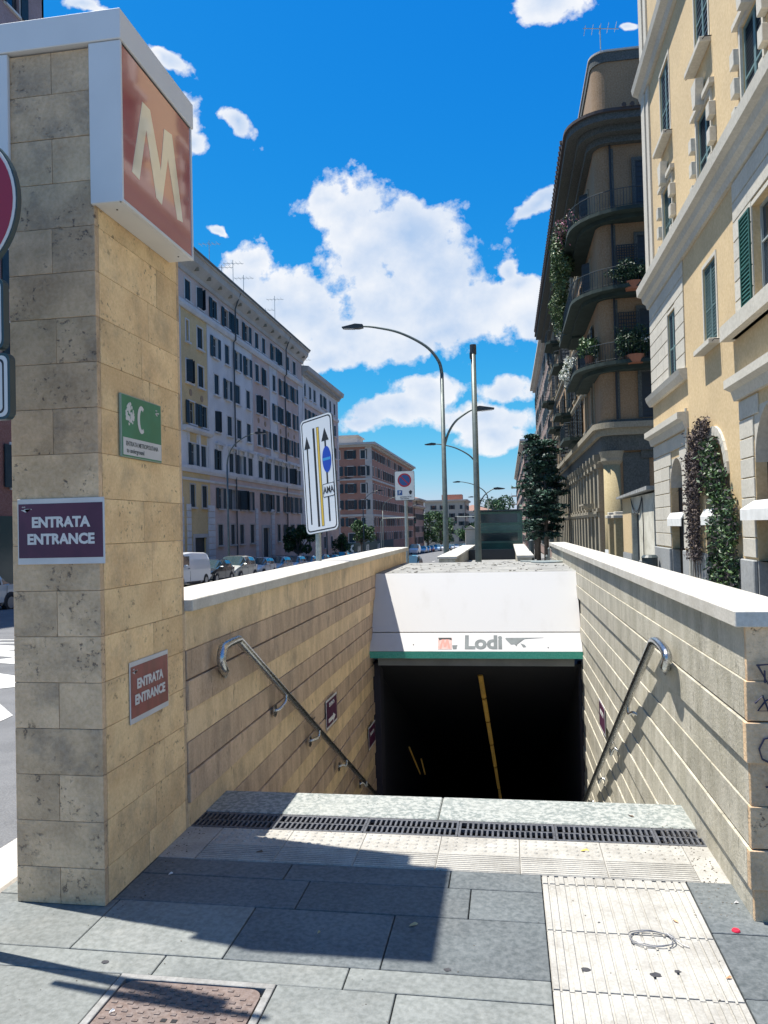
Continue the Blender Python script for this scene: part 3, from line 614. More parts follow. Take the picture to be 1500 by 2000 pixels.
# ================================================================== ROAD SIGNS
def zp(y): return zg(y) + .12
ne = thing('no_entry_sign', 'dark red round no entry sign with two small panels, cut by the left edge', 'road sign', (-2.075, 2.71, 0), R(-7))
MB().tube([(0, 0, 0), (0, 0, 3.2)], .03, 12).build('pole', galv, ne)
MB().disc((0, -.041, 2.88), .29, 'y', 48, .022).build('rim', M('sign_back_teal', (.02, .045, .055), rough=.4), ne)
MB().disc((0, -.0535, 2.88), .284, 'y', 48, .003).build('white_ring', letter_w, ne)
MB().disc((0, -.056, 2.88), .272, 'y', 48, .003).build('red_field', M('sign_red_dark', (.30, .012, .03), rough=.35), ne)
MB().box(-.205, .205, -.0605, -.058, 2.835, 2.925).build('white_bar', letter_w, ne)
for z, w, h in ((2.44, .48, .27), (2.165, .53, .25)):
    pn = MB(); rr_ = .03
    def rrect(w, h, r): return [(sx * (w / 2 - r) + r * math.cos(R(t0 + k * 22.5)), sz * (h / 2 - r) + r * math.sin(R(t0 + k * 22.5))) for sx, sz, t0 in ((1, 1, 0), (-1, 1, 90), (-1, -1, 180), (1, -1, 270)) for k in range(5)]
    pn.prism([(a, b + z) for a, b in rrect(w, h, .03)], -.075, -.045, 'y'); o = pn.build('panel', M('sign_back_teal'), ne, fix=True)
    MB().prism([(a, b + z) for a, b in rrect(w - .02, h - .02, .026)], -.0765, -.075, 'y').build('panel_face', letter_w, o, fix=True)
    MB().prism([(a, b + z) for a, b in rrect(w - .05, h - .045, .02)], -.0775, -.0765, 'y').build('border', black, o, fix=True)
    MB().prism([(a, b + z) for a, b in rrect(w - .064, h - .06, .016)], -.0785, -.0775, 'y').build('panel_face', letter_w, o, fix=True)
MB().disc((.15, -.0795, 2.125), .065, 'y', 24, .002).build('sticker', M('sticker_navy', (.01, .02, .07), rough=.4), ne)
MB().disc((.15, -.081, 2.13), .03, 'y', 20, .002).build('sticker', M('sticker_teal', (.1, .4, .35), rough=.4), ne)
text('ills', .085, black, ne, face_mtx((.155, -.080, 2.225), (1, .0, .12), (-.12, 0, 1)), bold=.001)

def plate_sign(name, label, base, right, up, w, h, pole_h, pole_r):
    t = thing(name, label, 'road sign', base); MB().tube([(0, 0, -.3), (0, 0, pole_h)], pole_r, 12).build('pole', galv, t); return t
ls = thing('lane_sign', 'tall white lane sign with black arrows, yellow line and AMA box, turned sideways', 'road sign', (-2.17, 8.68, zp(8.6)))
MB().tube([(0, 0, -.2), (0, 0, 2.0)], .033, 12).tube([(.0, 0, 2.0), (0, 0, 2.85)], .033, 12).build('pole', galv, ls)
lm = face_mtx(Vector((-2.12, 8.60, 2.235)) - Vector((-2.17, 8.68, zp(8.6))) + Vector((0, -.0, 0)), Vector((.45, -.28, .065)), Vector((-.06, .02, 1.33)))
lw_, lh_ = .535, 1.34
def lpart(name, mb, mt): me = mb.mesh(name, mt); me.transform(lm); return put(me, name, ls)
def rr2(w, h, r, cx=0, cy=0): return [(cx + a, cy + b) for a, b in rrect(w, h, r)]
lpart('plate', MB().prism(rr2(lw_, lh_, .06), -.008, .008, 'z'), M('sign_edge_dark', (.05, .07, .08), rough=.4))
sgw = M('sign_white_film', (.74, .75, .75), rough=.4)
lpart('white_border', MB().prism(rr2(lw_ - .01, lh_ - .01, .06), .008, .0085, 'z'), sgw)
lpart('black_border', MB().prism(rr2(lw_ - .045, lh_ - .045, .05), .0085, .009, 'z'), black)
lpart('face', MB().prism(rr2(lw_ - .075, lh_ - .075, .04), .009, .0095, 'z'), sgw)
def stripe(name, x, z0, z1, w, mt, d=.0095): return lpart(name, MB().box(x - w / 2, x + w / 2, z0, z1, d, d + .0006), mt)
stripe('arrow_shaft', -.165, -.56, .33, .022, black); lpart('arrow_head', MB().prism([(-.215, .32), (-.115, .32), (-.165, .47)], .0095, .0101, 'z'), black)
stripe('black_line', -.045, -.60, .54, .034, black); stripe('line_edge', .022, -.60, .54, .044, black, .0096); stripe('yellow_line', .022, -.595, .535, .030, M('sign_yellow', (.72, .47, .06), rough=.4), .0102)
stripe('arrow_shaft', .135, -.56, .36, .026, black); lpart('arrow_head', MB().prism([(.075, .36), (.195, .36), (.135, .51)], .0095, .0101, 'z'), black)
pts = [(.145 + .072 * math.cos(k * .2618), .145 + .150 * math.sin(k * .2618)) for k in range(24)]
lpart('blue_disc', MB().prism(pts, .0102, .0108, 'z'), M('sign_blue', (.01, .06, .42), rough=.35))
lpart('blue_band', MB().box(.08, .205, .135, .165, .0108, .0112), M('sign_cyan', (.05, .3, .6), rough=.4))
lpart('box_border', MB().prism(rr2(.185, .155, .012, .145, -.205), .0102, .0106, 'z'), black); lpart('box_face', MB().prism(rr2(.168, .138, .008, .145, -.205), .0106, .011, 'z'), sgw)
text('AMA', .105, black, ls, lm @ Matrix.Translation((.145, -.205, .0118)), bold=.003, sx=.74)

npk = thing('no_parking_sign', 'square white no parking sign with blue and red disc on a steel pole', 'road sign', (-2.0, 15.3, zp(15.3)))
zb = zp(15.3)
MB().tube([(0, 0, -.1), (0, 0, 2.7 - zb)], .035, 12).build('pole', galv, npk)
def np_(name, mb, mt): return mb.build(name, mt, npk, fix=True)
cx, cz = -.012, 2.435 - zb
np_('plate', MB().prism([(cx + a, cz + b) for a, b in rrect(.40, .59, .03)], -.05, -.036, 'y'), M('sign_edge_dark'))
np_('face', MB().prism([(cx + a, cz + b) for a, b in rrect(.385, .575, .025)], -.0515, -.05, 'y'), M('sign_cream', (.72, .71, .66), rough=.4))
MB().disc((cx, -.052, cz + .11), .138, 'y', 32, .002).build('red_ring', M('sign_red', (.42, .02, .04), rough=.35), npk)
MB().disc((cx, -.054, cz + .11), .108, 'y', 32, .002).build('blue_field', M('sign_blue2', (.03, .09, .25), rough=.35), npk)
m_ = MB(); m_.box(-.115, .115, -.0565, -.055, -.011, .011); me = m_.mesh('slash', M('sign_red')); me.transform(Matrix.Translation((cx, 0, cz + .11)) @ Matrix.Rotation(R(-45), 4, 'Y').inverted()); put(me, 'slash', npk)
np_('parking_plate', MB().box(cx - .15, cx - .05, -.053, -.0515, cz - .19, cz - .09), M('sign_blue2'))
text('P', .09, letter_w, npk, face_mtx((cx - .10, -.0545, cz - .14), (1, 0, 0), (0, 0, 1)), bold=.003)
np_('pictogram', MB().prism([(cx + .08, cz - .12), (cx + .12, cz - .09), (cx + .15, cz - .12), (cx + .13, cz - .18), (cx + .10, cz - .18)], -.053, -.0515, 'y'), black)
text('permesso H 24', .036, black, npk, face_mtx((cx + .02, -.053, cz - .225), (1, 0, 0), (0, 0, 1)), bold=.001); text('con autorizz.', .034, black, npk, face_mtx((cx + .0, -.053, cz - .26), (1, 0, 0), (0, 0, 1)), bold=.001)

# ================================================================== LITTER
def lit(name, mb, mt, loc, label, cat, group=None, rz=0): o = mb.build(name, mt, None, loc); o.rotation_euler = (0, 0, rz); tag(o, label, cat, group); return o
ring = []
for k in range(40):
    t = k / 39 * 4.2 * math.pi; q = .075 + .006 * math.sin(t * 1.7); ring.append((q * 1.1 * math.cos(t), q * .75 * math.sin(t) + .004 * math.sin(3 * t), .006 + .0016 * k / 10 + .002 * math.sin(5 * t)))
ring += [(.11, -.03, .006), (.13, -.04, .004)]
lit('wire_loop', MB().tube(ring, .0021, 6), M('wire_grey', (.24, .24, .25), rough=.45, metal=.4), (.50, 3.085, 0), 'coiled loop of thin grey wire lying on the tactile strip', 'wire')
lit('bottle_cap', MB().tube([(0, 0, 0), (0, 0, .004), (0, 0, .0085)], [.016, .016, .013], 14).box(-.006, .006, -.003, .003, .0085, .0092), M('cap_red', (.55, .02, .05), rough=.35), (.835, 3.19, 0), 'red bottle cap on the dark slab near the right wall', 'bottle cap')
dleaf = M('dry_leaf', (.45, .36, .2), (.36, .27, .14), 20, rough=.8)
def leafmesh(s_, f=.4): return MB().quad((-s_, 0, .002), (-s_ * .3, -s_ * f, .006), (s_ * .6, -s_ * f * .8, .003), (s_, 0, .004)).quad((-s_, 0, .002), (s_, 0, .004), (s_ * .5, s_ * f * .8, .010), (-s_ * .3, s_ * f, .005))
for i, (x, y, s_, rz_, lb, mt_) in enumerate([(-.415, 3.09, .022, .6, 'small pale dry leaf lying in the pillar shadow', dleaf), (-.78, 2.99, .010, 1.2, 'tiny dry leaf in the shadow near the manhole', dleaf), (.33, 3.88, .022, .2, 'yellow leaf on the studded paving by the drain', M('yellow_leaf', (.75, .5, .1), rough=.7)),
        (.62, 3.24, .016, 2.2, 'orange leaf on the tactile strip above the wire', M('orange_leaf', (.7, .38, .2), rough=.7)), (.72, 2.86, .012, .3, 'small orange leaf at the right border of the tactile strip', M('orange_leaf')), (-1.6, 3.42, .014, 1.0, 'white scrap beside the foot of the pillar', paper),
        (-1.35, 2.42, .012, 1.0, 'white scrap on the pale slab beside the manhole', paper), (.90, 3.42, .012, .5, 'white scrap at the foot of the right wall', paper), (.62, 4.36, .02, 2.5, 'brown leaf on the granite step near the right wall', M('brown_leaf', (.12, .08, .05), rough=.8)), (-1.26, 3.70, .02, .2, 'dark leaf on the shaded studded paving', M('brown_leaf'))]):
    lit('leaf', leafmesh(s_), mt_, (x, y, .001), lb, 'leaf' if 'leaf' in lb else 'scrap', rz=rz_)
gum = M('old_gum', (.045, .045, .05), (.03, .03, .035), 30, rough=.8)
def blob(r, seed, th=.0012):
    q = random.Random(seed); return MB().prism([(r * q.uniform(.75, 1.15) * math.cos(k * .524), r * .8 * q.uniform(.75, 1.15) * math.sin(k * .524)) for k in range(12)], .0003, th, 'z')
for i, (x, y, r_, lb) in enumerate([(.235, 2.86, .017, 'flat dark gum spot on the left of the tactile strip'), (.475, 2.855, .020, 'largest dark gum spot, mid tactile strip below the wire'), (.555, 2.885, .012, 'dark gum spot just right of the largest one'), (-.255, 2.80, .014, 'grey gum spot on the slab left of the tactile strip'), (.26, 3.74, .010, 'small dark spot on the grooved band'), (-1.53, 2.70, .014, 'faint gum spot on pale slab left of the manhole'), (-.12, 3.90, .030, 'wide faint stain on the studded band'), (.32, 3.20, .006, 'tiny dark spot between tactile bars'), (.60, 2.60, .008, 'tiny dark spot near the bottom of the tactile strip')]):
    lit('gum_spot', blob(r_, i), gum if i != 6 else M('faint_stain', (.38, .37, .35), rough=.8), (x, y, 0), lb, 'gum')
rnd3 = random.Random(8); gr = MB()
for k in range(420):
    if k < 170: x, y = .9 - abs(rnd3.gauss(0, .10)), rnd3.uniform(3.3, 4.25)
    elif k < 260: x, y = -1.72 + abs(rnd3.gauss(0, .06)), rnd3.uniform(3.0, 4.2)
    else: x, y = rnd3.uniform(-2.2, .9), rnd3.uniform(2.1, 4.5)
    s_ = rnd3.uniform(.001, .004 if k < 260 else .003)
    gr.prism([(x + s_ * math.cos(a_), y + s_ * rnd3.uniform(.5, 1) * math.sin(a_)) for a_ in (0, 1.6, 3.1, 4.7)], .0005, .0005 + s_ * .7, 'z')
tag(gr.build('grit', M('grit_dark', (.20, .17, .13), (.09, .075, .06), 40, rough=.95), None), kind='stuff')
# ================================================================== BUILDINGS
def plaster(name, c, k=.86, **kw):
    c2 = tuple(v * k for v in c); return M(name, c, c2, .5, rough=.9, bump=.25, bscale=14, dirt=tuple(v * .62 for v in c), dscale=.35, damt=kw.pop('damt', .5), **kw)
P_white = plaster('plaster_white', (.76, .75, .72)); P_trim = plaster('trim_white', (.70, .69, .67)); P_yel = plaster('plaster_ochre', (.72, .52, .24)); P_pink = plaster('plaster_pink', (.66, .50, .42))
P_gold = plaster('plaster_sunny_yellow', (.86, .63, .33), .90, damt=.42); P_cream = plaster('stucco_cream', (.76, .71, .60), .90, damt=.40); P_plinth = plaster('plinth_grey', (.30, .31, .31))
P_brick = plaster('plaster_brick_red', (.38, .17, .11)); P_btrim = plaster('trim_grey_beige', (.52, .48, .43)); P_maroon = plaster('plaster_maroon', (.26, .10, .075)); P_lilac = plaster('plaster_lilac_pink', (.36, .24, .24))
P_tan = plaster('plaster_tan', (.29, .17, .075)); P_olive = plaster('trim_olive_dark', (.05, .058, .052)); P_olive2 = plaster('trim_olive_light', (.30, .26, .18)); P_lit = plaster('column_yellow', (.52, .41, .20))  # palazzo trim in two olives: sun on the street side put into the paler
roofm = M('roof_tiles', (.28, .13, .08), (.18, .09, .06), 3, rough=.9, bump=.5, bscale=8)
glass = M('window_glass', (.02, .03, .04), rough=.06, spec=.8)
glass_l = M('window_curtain', (.30, .33, .36), (.2, .22, .25), 2, rough=.3)
shut_b = M('shutter_blue_green', (.014, .036, .046), (.010, .026, .034), 3, rough=.6, rnd=.35)
shut_g = M('shutter_green', (.02, .10, .075), (.015, .075, .055), 3, rough=.55, rnd=.15)
shut_gr = M('shutter_grey_green', (.10, .16, .155), (.07, .12, .12), 3, rough=.6, rnd=.1)
shut_br = M('shutter_dark', (.03, .035, .04), rough=.6)
shut_y = M('shutter_night_blue', (.025, .04, .055), rough=.6); SH_FRAME = {'shutter_night_blue': M('shutter_frame_pale_teal', (.13, .21, .21), rough=.6)}
MC = {}
def shutter_mesh(w, h, mt, slats=10):
    k = ('sh', round(w, 2), round(h, 2), mt.name, slats)
    if k not in MC:
        b = MB(); f = .055; b.mi = 1; b.box(-w / 2, -w / 2 + f, -.02, .02, 0, h).box(w / 2 - f, w / 2, -.02, .02, 0, h).box(-w / 2 + f, w / 2 - f, -.02, .02, 0, f).box(-w / 2 + f, w / 2 - f, -.02, .02, h - f, h).box(-w / 2 + f, w / 2 - f, -.02, .02, h * .45, h * .45 + f)
        b.mi = 0; b.box(-w / 2 + f, w / 2 - f, .012, .016, f, h - f)
        n = max(4, slats)
        for i in range(n):
            z = f + (h - 2 * f) * (i + .5) / n; d = (h - 2 * f) / n * .42
            b.quad((-w / 2 + f, -.016, z - d), (w / 2 - f, -.016, z - d), (w / 2 - f, .01, z + d), (-w / 2 + f, .01, z + d))
        MC[k] = b.mesh('shutter', [mt, SH_FRAME.get(mt.name, mt)])
    return MC[k]
def frame_mesh(w, h, mt, t=.12, proud=.05, depth=.2, ped=None):
    k = ('fr', round(w, 2), round(h, 2), mt.name, t, proud, ped)
    if k not in MC:
        b = MB(); b.box(-w / 2 - t, -w / 2, -proud, 0, -.0, h + t).box(w / 2, w / 2 + t, -proud, 0, 0, h + t).box(-w / 2, w / 2, -proud, 0, h, h + t)
        if ped: b.box(-w / 2 - t - .18, w / 2 + t + .18, -.28, 0, h + t + .32, h + t + .5).box(-w / 2 - t - .05, -w / 2 + .05, -.16, 0, h + t + .02, h + t + .32).box(w / 2 - .05, w / 2 + t + .05, -.16, 0, h + t + .02, h + t + .32)
        MC[k] = b.mesh('window', mt)
    return MC[k]
def pane_mesh(w, h, mt=None, d=.19):
    mt = mt or glass; k = ('pa', round(w, 2), round(h, 2), mt.name)
    if k not in MC:
        b = MB(); b.quad((-w / 2, d, 0), (w / 2, d, 0), (w / 2, d, h), (-w / 2, d, h)); b.mi = 1; f = .05
        b.box(-w / 2, -w / 2 + f, d - .05, d - .004, 0, h).box(w / 2 - f, w / 2, d - .05, d - .004, 0, h).box(-f / 2, f / 2, d - .05, d - .004, f, h - f).box(-w / 2 + f, w / 2 - f, d - .05, d - .004, h - f, h).box(-w / 2 + f, w / 2 - f, d - .05, d - .004, 0, f).box(-w / 2 + f, -f / 2, d - .04, d - .008, h * .62, h * .62 + .035).box(f / 2, w / 2 - f, d - .04, d - .008, h * .62, h * .62 + .035)
        MC[k] = b.mesh('pane', [mt, M('window_frame_grey', (.34, .38, .38), rough=.6)])
    return MC[k]
def sill_mesh(w, mt, h=.12, d=.2):
    k = ('si', round(w, 2), mt.name, h, d)
    if k not in MC: MC[k] = MB().box(-w / 2, w / 2, -d, 0, -h, 0).mesh('sill', mt)
    return MC[k]
def q(v, s=.05): return round(round(v / s) * s, 3)
wr = random.Random(77)
def window(par, s, z0, w, h, mode='closed', trim=None, sm=None, rz=0, y=0, sill=True, ped=None, slats=10, pane=None, t=.12, proud=.05, half=None):
    """window part with pane, shutter and sill sub-parts; the wall behind it has an opening w x h"""
    sm = sm or shut_b; trim = trim or P_trim; w, h = q(w), q(h)
    o = put(frame_mesh(w, h, trim, t=t, proud=proud, ped=ped), 'window', par, (s, y, z0), rz)
    if mode != 'closed' : put(pane_mesh(w, h, pane), 'pane', o)
    else: put(pane_mesh(w, h, pane), 'pane', o)
    if mode == 'closed':
        for k in (-1, 1): put(shutter_mesh(w / 2 - .01, h - .02, sm, slats), 'shutter', o, (k * w / 4, .05, .01))
    elif mode in ('open', 'half'):
        for k in (-1, 1):
            if mode == 'half' and k == (half or 1): put(shutter_mesh(w / 2 - .01, h - .02, sm, slats), 'shutter', o, (k * w / 4, .05, .01))
            else: put(shutter_mesh(w / 2, h, sm, slats), 'shutter', o, (k * (w * .75 + .03), -proud - .03, 0))
    elif mode == 'ajar':
        for k in (-1, 1):
            a = k * R(wr.uniform(35, 60)); put(shutter_mesh(w / 2, h - .02, sm, slats), 'shutter', o, (k * (w / 2) - k * w / 4 * math.cos(a), -abs(math.sin(a)) * w / 4, .01), a)
    if sill: put(sill_mesh(w + 2 * t + .1, trim), 'sill', o, (0, -.0, 0))
    return o
def sheet(par, s0, s1, z0, z1, holes, mt, depth=.2, rz=0, loc=(0, 0, 0), name='wall', arches=()):
    """wall skin in the plane y = 0 with real openings and reveals"""
    mb = MB(); S = sorted({s0, s1} | {v for h in holes for v in h[:2] if s0 < v < s1}); Z = sorted({z0, z1} | {v for h in holes for v in h[2:4] if z0 < v < z1})
    for a, b in zip(S, S[1:]):
        for c, d in zip(Z, Z[1:]):
            ms, mz = (a + b) / 2, (c + d) / 2
            if any(h[0] < ms < h[1] and h[2] < mz < h[3] for h in holes): continue
            mb.quad((a, 0, c), (b, 0, c), (b, 0, d), (a, 0, d))
    for h in holes:
        a, b, c, d = h[:4]
        if b <= s0 or a >= s1 or d <= z0 or c >= z1: continue
        a, b, c, d = max(a, s0), min(b, s1), max(c, z0), min(d, z1)
        mb.quad((a, 0, c), (a, depth, c), (a, depth, d), (a, 0, d)).quad((b, 0, d), (b, depth, d), (b, depth, c), (b, 0, c)).quad((a, 0, d), (a, depth, d), (b, depth, d), (b, 0, d)).quad((a, 0, c), (b, 0, c), (b, depth, c), (a, depth, c))
    for (a, b, c, d) in ((s0, s0, z0, z1), (s1, s1, z0, z1)): mb.quad((a, 0, c), (a, 0, d), (a, depth, d), (a, depth, c))
    mb.quad((s0, 0, z1), (s1, 0, z1), (s1, depth, z1), (s0, depth, z1))
    o = mb.build(name, mt, par, loc); o.rotation_euler = (0, 0, rz); return o
def inhole(lst, w_open=.5):
    r = []
    for (a, b, z0, z1, mode) in lst:
        w = q(b - a) if mode == 'closed' else q((b - a) / 2); c = (a + b) / 2; h = q(z1 - z0)
        r.append((c - w / 2, c + w / 2, z0, z0 + h, mode, c, w, h))
    return r
def moulding(par, s0, s1, prof, mt, name='cornice', rz=0):
    """profile [(out, z), ...] extruded along the wall"""
    mb = MB(); n = len(prof); i = 0
    pts = [(-o, z) for o, z in prof]
    mb.prism(pts, s0, s1, 'x'); o = mb.build(name, mt, par, fix=True); return o
CORN = lambda z0, z1, p: [(-.02, z0), (p * .25, z0), (p * .3, z0 + (z1 - z0) * .3), (p * .55, z0 + (z1 - z0) * .38), (p * .8, z0 + (z1 - z0) * .7), (p, z0 + (z1 - z0) * .75), (p, z1), (-.02, z1)]
BAND = lambda z0, z1, p: [(-.02, z0), (p * .6, z0), (p, z0 + (z1 - z0) * .5), (p, z1), (-.02, z1)]

# ---- left block with white, ochre and pink bays
YB = 53.6
lb = thing('apartment_building', 'long pale apartment block with white, ochre and pink bays and dark shutters', 'building', (-24, YB, zg(60)), R(90))
zb_ = zg(60)
def W_(a, b, z0, z1, mode=None): return (a - YB, b - YB, z0 - zb_, z1 - zb_, mode or ('open' if b - a > 1.75 else 'closed'))
L1 = []
def row(z0, z1, l):
    for (a, b) in l:
        if b - a > 3.4:
            m_ = (a + b) / 2; L1.append(W_(a, m_ - .03, z0, z1)); L1.append(W_(m_ + .03, b, z0, z1))
        else: L1.append(W_(a, b, z0, z1))
row(19.5, 21.15, [(57.8, 58.9), (60.4, 62.8), (63.2, 65.5), (65.6, 68.2), (68.5, 70.9), (72.1, 73.2), (74.3, 75.4), (77.1, 79.4), (79.7, 82.1), (82.8, 84.1), (85.6, 86.8)])
L1.append(W_(55.5, 56.6, 19.5, 21.15, 'closed'))
row(16.25, 18.0, [(57.2, 59.4), (60.5, 62.7), (63.8, 64.9), (66.0, 68.0), (68.6, 70.9), (72.0, 73.2), (74.1, 76.1), (77.6, 78.7), (79.9, 82.1), (82.5, 84.8), (85.2, 87.4)])
L1.append(W_(55.3, 56.4, 16.3, 18.0, 'none'))
row(13.15, 14.9, [(55.5, 56.6), (57.8, 58.9), (61.2, 62.3), (63.4, 65.3), (66.0, 67.5), (69.2, 70.3), (72.1, 73.2), (74.4, 75.5), (77.4, 79.7), (80.0, 82.1), (82.6, 85.0), (85.2, 87.3)])
row(10.0, 11.75, [(55.3, 57.6), (57.8, 60.1), (61.2, 62.4), (64.1, 65.3), (66.5, 67.7), (69.2, 70.4), (72.3, 73.4), (74.1, 76.6), (77.4, 79.6), (80.0, 81.8), (82.6, 84.8), (85.4, 87.3)])
row(6.8, 8.5, [(55.6, 57.6), (58.1, 59.2), (61.0, 63.2), (63.8, 66.1), (66.3, 68.6), (69.4, 70.7), (72.4, 73.8), (74.6, 77.2), (77.6, 79.2), (79.4, 82.5), (83.2, 84.8), (85.5, 87.7)])
row(3.55, 5.3, [(55.9, 56.8), (58.2, 59.2), (61.2, 63.3), (64.0, 67.0), (67.1, 68.4), (69.0, 70.8), (72.8, 77.3), (78.1, 79.3), (80.7, 83.0), (83.5, 88.0)])
row(.45, 2.2, [(61.5, 62.6), (64.5, 65.5), (66.8, 67.9), (69.7, 70.8), (78.4, 79.4), (80.6, 82.7), (83.4, 84.9), (86.0, 87.4)])
H1 = inhole(L1); doors = [(56.5 - YB, 58.8 - YB, 0, 3.1), (73.4 - YB, 75.4 - YB, 0, 3.8)]
TOPZ = 23.4 - zb_
ZONES = [(0, .9, P_trim), (.9, 6.35, P_yel), (6.35, 17.5, P_white), (17.5, 23.1, P_pink), (23.1, 25.7, P_white), (25.7, 34.2, P_pink), (34.2, 36, P_trim)]
hh = [h[:4] for h in H1] + doors
def cut(z): return z - zb_
for (a, b, m_) in ZONES:
    sheet(lb, a, b, cut(9.3), cut(18.95), hh, m_)
    sheet(lb, a, b, 0, cut(6.3), hh, m_ if m_ in (P_yel, P_trim) else P_pink)
sheet(lb, 0, 36, cut(18.95), cut(21.7), hh, P_pink); sheet(lb, 0, 36, cut(6.3), cut(9.3), hh, P_white)
MB().box(0, 36, .2, 12, -.5, cut(22.0)).build('body', P_btrim, lb)
moulding(lb, -.3, 36.3, [(-.02, cut(21.6)), (.12, cut(21.6)), (.2, cut(21.9)), (.75, cut(22.5)), (.85, cut(22.95)), (1.0, cut(23.0)), (1.0, cut(23.25)), (-11, cut(25.2)), (-11, cut(21.6))], P_btrim)
bmk = MB().box(0, .12, -.72, -.1, cut(22.05), cut(22.3)).mesh('bracket', P_olive2)
for k in range(15): put(bmk, 'bracket', lb, (.6 + k * 2.45, 0, 0))
MB().tube([(-.3, -1.03, cut(23.2)), (36.3, -1.03, cut(23.2))], .09, 8).build('gutter', M('gutter_dark', (.12, .13, .13), rough=.6), lb)
moulding(lb, 0, 36.05, BAND(cut(18.75), cut(19.25), .28), P_trim, 'string_course'); moulding(lb, 0, 36.05, BAND(cut(6.25), cut(6.75), .22), P_trim, 'string_course')
moulding(lb, 0, 36.05, BAND(cut(5.35) + .25, cut(5.35) + .45, .14), P_trim, 'string_course'); moulding(lb, 1.0, 6.5, BAND(cut(9.35), cut(9.75), .38), P_trim, 'string_course')
for (a, b, c, d) in ((.2, .9, .0, 6.25), (1.5, 2.25, 0, 5.5), (5.7, 7.1, 0, 5.5), (17.6, 18.3, 0, 5.5), (22.6, 23.6, 0, 5.5), (34.9, 36, 0, 6.2)):
    o = None; zc_ = 0.0
    while zc_ < d - .3 - zb_ * 0 and zc_ < cut(c + d) - .2:
        MB().box(a, b, -.1, -.002, zc_ + .02, zc_ + .50, c=.015).build('quoin_block', P_trim, lb); zc_ += .52
for a in (.9, 6.2, 17.4, 23.0, 25.6, 34.1): MB().box(a - .06, a + .06, -.05, -.002, cut(9.3), cut(18.75)).build('pilaster_strip', P_trim, lb)
for a in (1.9, 4.05, 6.0): MB().box(a, a + .4, -.06, -.002, cut(6.75), cut(9.35)).build('pilaster_strip', P_trim, lb)
MB().box(2.1, 3.7, -.012, -.002, cut(8.6), cut(9.3)).build('ochre_panel', P_yel, lb); MB().box(4.5, 5.8, -.012, -.002, cut(8.6), cut(9.3)).build('ochre_panel', P_yel, lb)
ph = [h for h in H1]
for (a, b, z0, z1, mode, c, w, h) in ph:
    zz = z0 + zb_
    tr = P_trim if zz > 6 else P_btrim
    ped = 1 if (6 < zz < 8 and c > 7) else None
    md = mode; rv = wr.random()
    if mode == 'closed': md = 'closed' if rv < .75 else 'ajar'
    elif mode == 'open': md = 'half' if rv < .2 else ('closed' if rv < .3 else 'open')
    window(lb, c, z0, w, h, md, tr, shut_b, ped=ped, slats=9, pane=glass_l if (mode == 'none' or wr.random() < .35) else None, t=.10, sill=True)
for (a, b, c, d) in doors:
    o = MB().box(a - .3, a, -.1, 0, c, d + .3).box(b, b + .3, -.1, 0, c, d + .3).box(a, b, -.1, 0, d, d + .3).build('door_frame', P_btrim, lb)
    MB().box(a, b, .12, .18, c, d).build('door', shut_b, o)
for x in (17.0 - 4.8, 28.3): MB().tube([(x, -.14, cut(-.5)), (x, -.14, cut(18.6)), (x, -.34, cut(18.8)), (x, -.34, cut(21.6)), (x, -.9, cut(23.1))], .07, 8).build('downpipe', M('pipe_dark', (.06, .07, .075), rough=.5), lb)
for x, z in ((2.7, 12.45), (4.9, 12.3), (19.2, 12.5), (21.3, 12.4), (26.6, 9.0 + 3.3), (29.6, 12.3), (32.0, 12.3)): MB().disc((x, -.02, cut(z)), .27, 'y', 14, .03).build('roundel', M('roundel', (.34, .24, .15), rough=.9), lb)
# lower neighbour
lb2 = thing('apartment_building', 'pink and white block with a bracketed cornice, just past the ochre-bayed one', 'building', (-24, 89.6, zg(95)), R(90))
z2 = zg(95); c2_ = lambda z: z - z2
rows2 = [(17.8, 19.45, [(90.2, 91.3), (92.8, 93.9), (95.0, 96.2), (98.6, 100.9), (101.0, 102.2), (103.9, 104.9), (106.5, 107.6)])] + [(z, z + 1.55, [(90.6, 92.6), (92.7, 94.6), (94.7, 96.4), (98.6, 100.7), (101.2, 103.2), (104.0, 105.4), (106.4, 107.8)]) for z in (14.8, 11.6, 8.4, 5.2, 2.0)] + [(-.9, .6, [(91, 92.2), (95, 96.2), (99, 100.2), (103, 104.2)])]
L2 = [(a - 89.6, b - 89.6, c2_(z0), c2_(z1), 'closed' if b - a < 1.6 else 'open') for z0, z1, l in rows2 for a, b in l]
H2 = inhole(L2); hh = [h[:4] for h in H2]
sheet(lb2, 0, 19.5, 0, c2_(17.3), hh, P_pink); sheet(lb2, 0, 19.5, c2_(17.3), c2_(20.4), hh, P_white)
MB().box(0, 19.5, .2, 12, -1, c2_(20.6)).build('body', P_pink, lb2)
moulding(lb2, -.1, 20.3, [(-.02, c2_(20.2)), (.15, c2_(20.2)), (.3, c2_(20.6)), (.8, c2_(20.8)), (.9, c2_(21.3)), (-12, c2_(23)), (-12, c2_(20.2))], P_btrim)
bmk = MB().box(0, .22, -.55, -.2, c2_(20.3), c2_(20.62)).mesh('bracket', P_btrim)
for k in range(39): put(bmk, 'bracket', lb2, (.2 + k * .5, 0, 0))
moulding(lb2, 0, 19.6, BAND(c2_(17.0), c2_(17.4), .2), P_trim, 'string_course'); moulding(lb2, 0, 19.6, BAND(c2_(4.2), c2_(4.6), .2), P_trim, 'string_course')
for a in (0, 18.9): MB().box(a, a + .7, -.06, -.002, 0, c2_(20.2)).build('pilaster_strip', P_trim, lb2)
for (a, b_, z0, z1, mode, c, w, h) in H2: window(lb2, c, z0, w, h, mode, P_trim, shut_b, slats=7, t=.10)

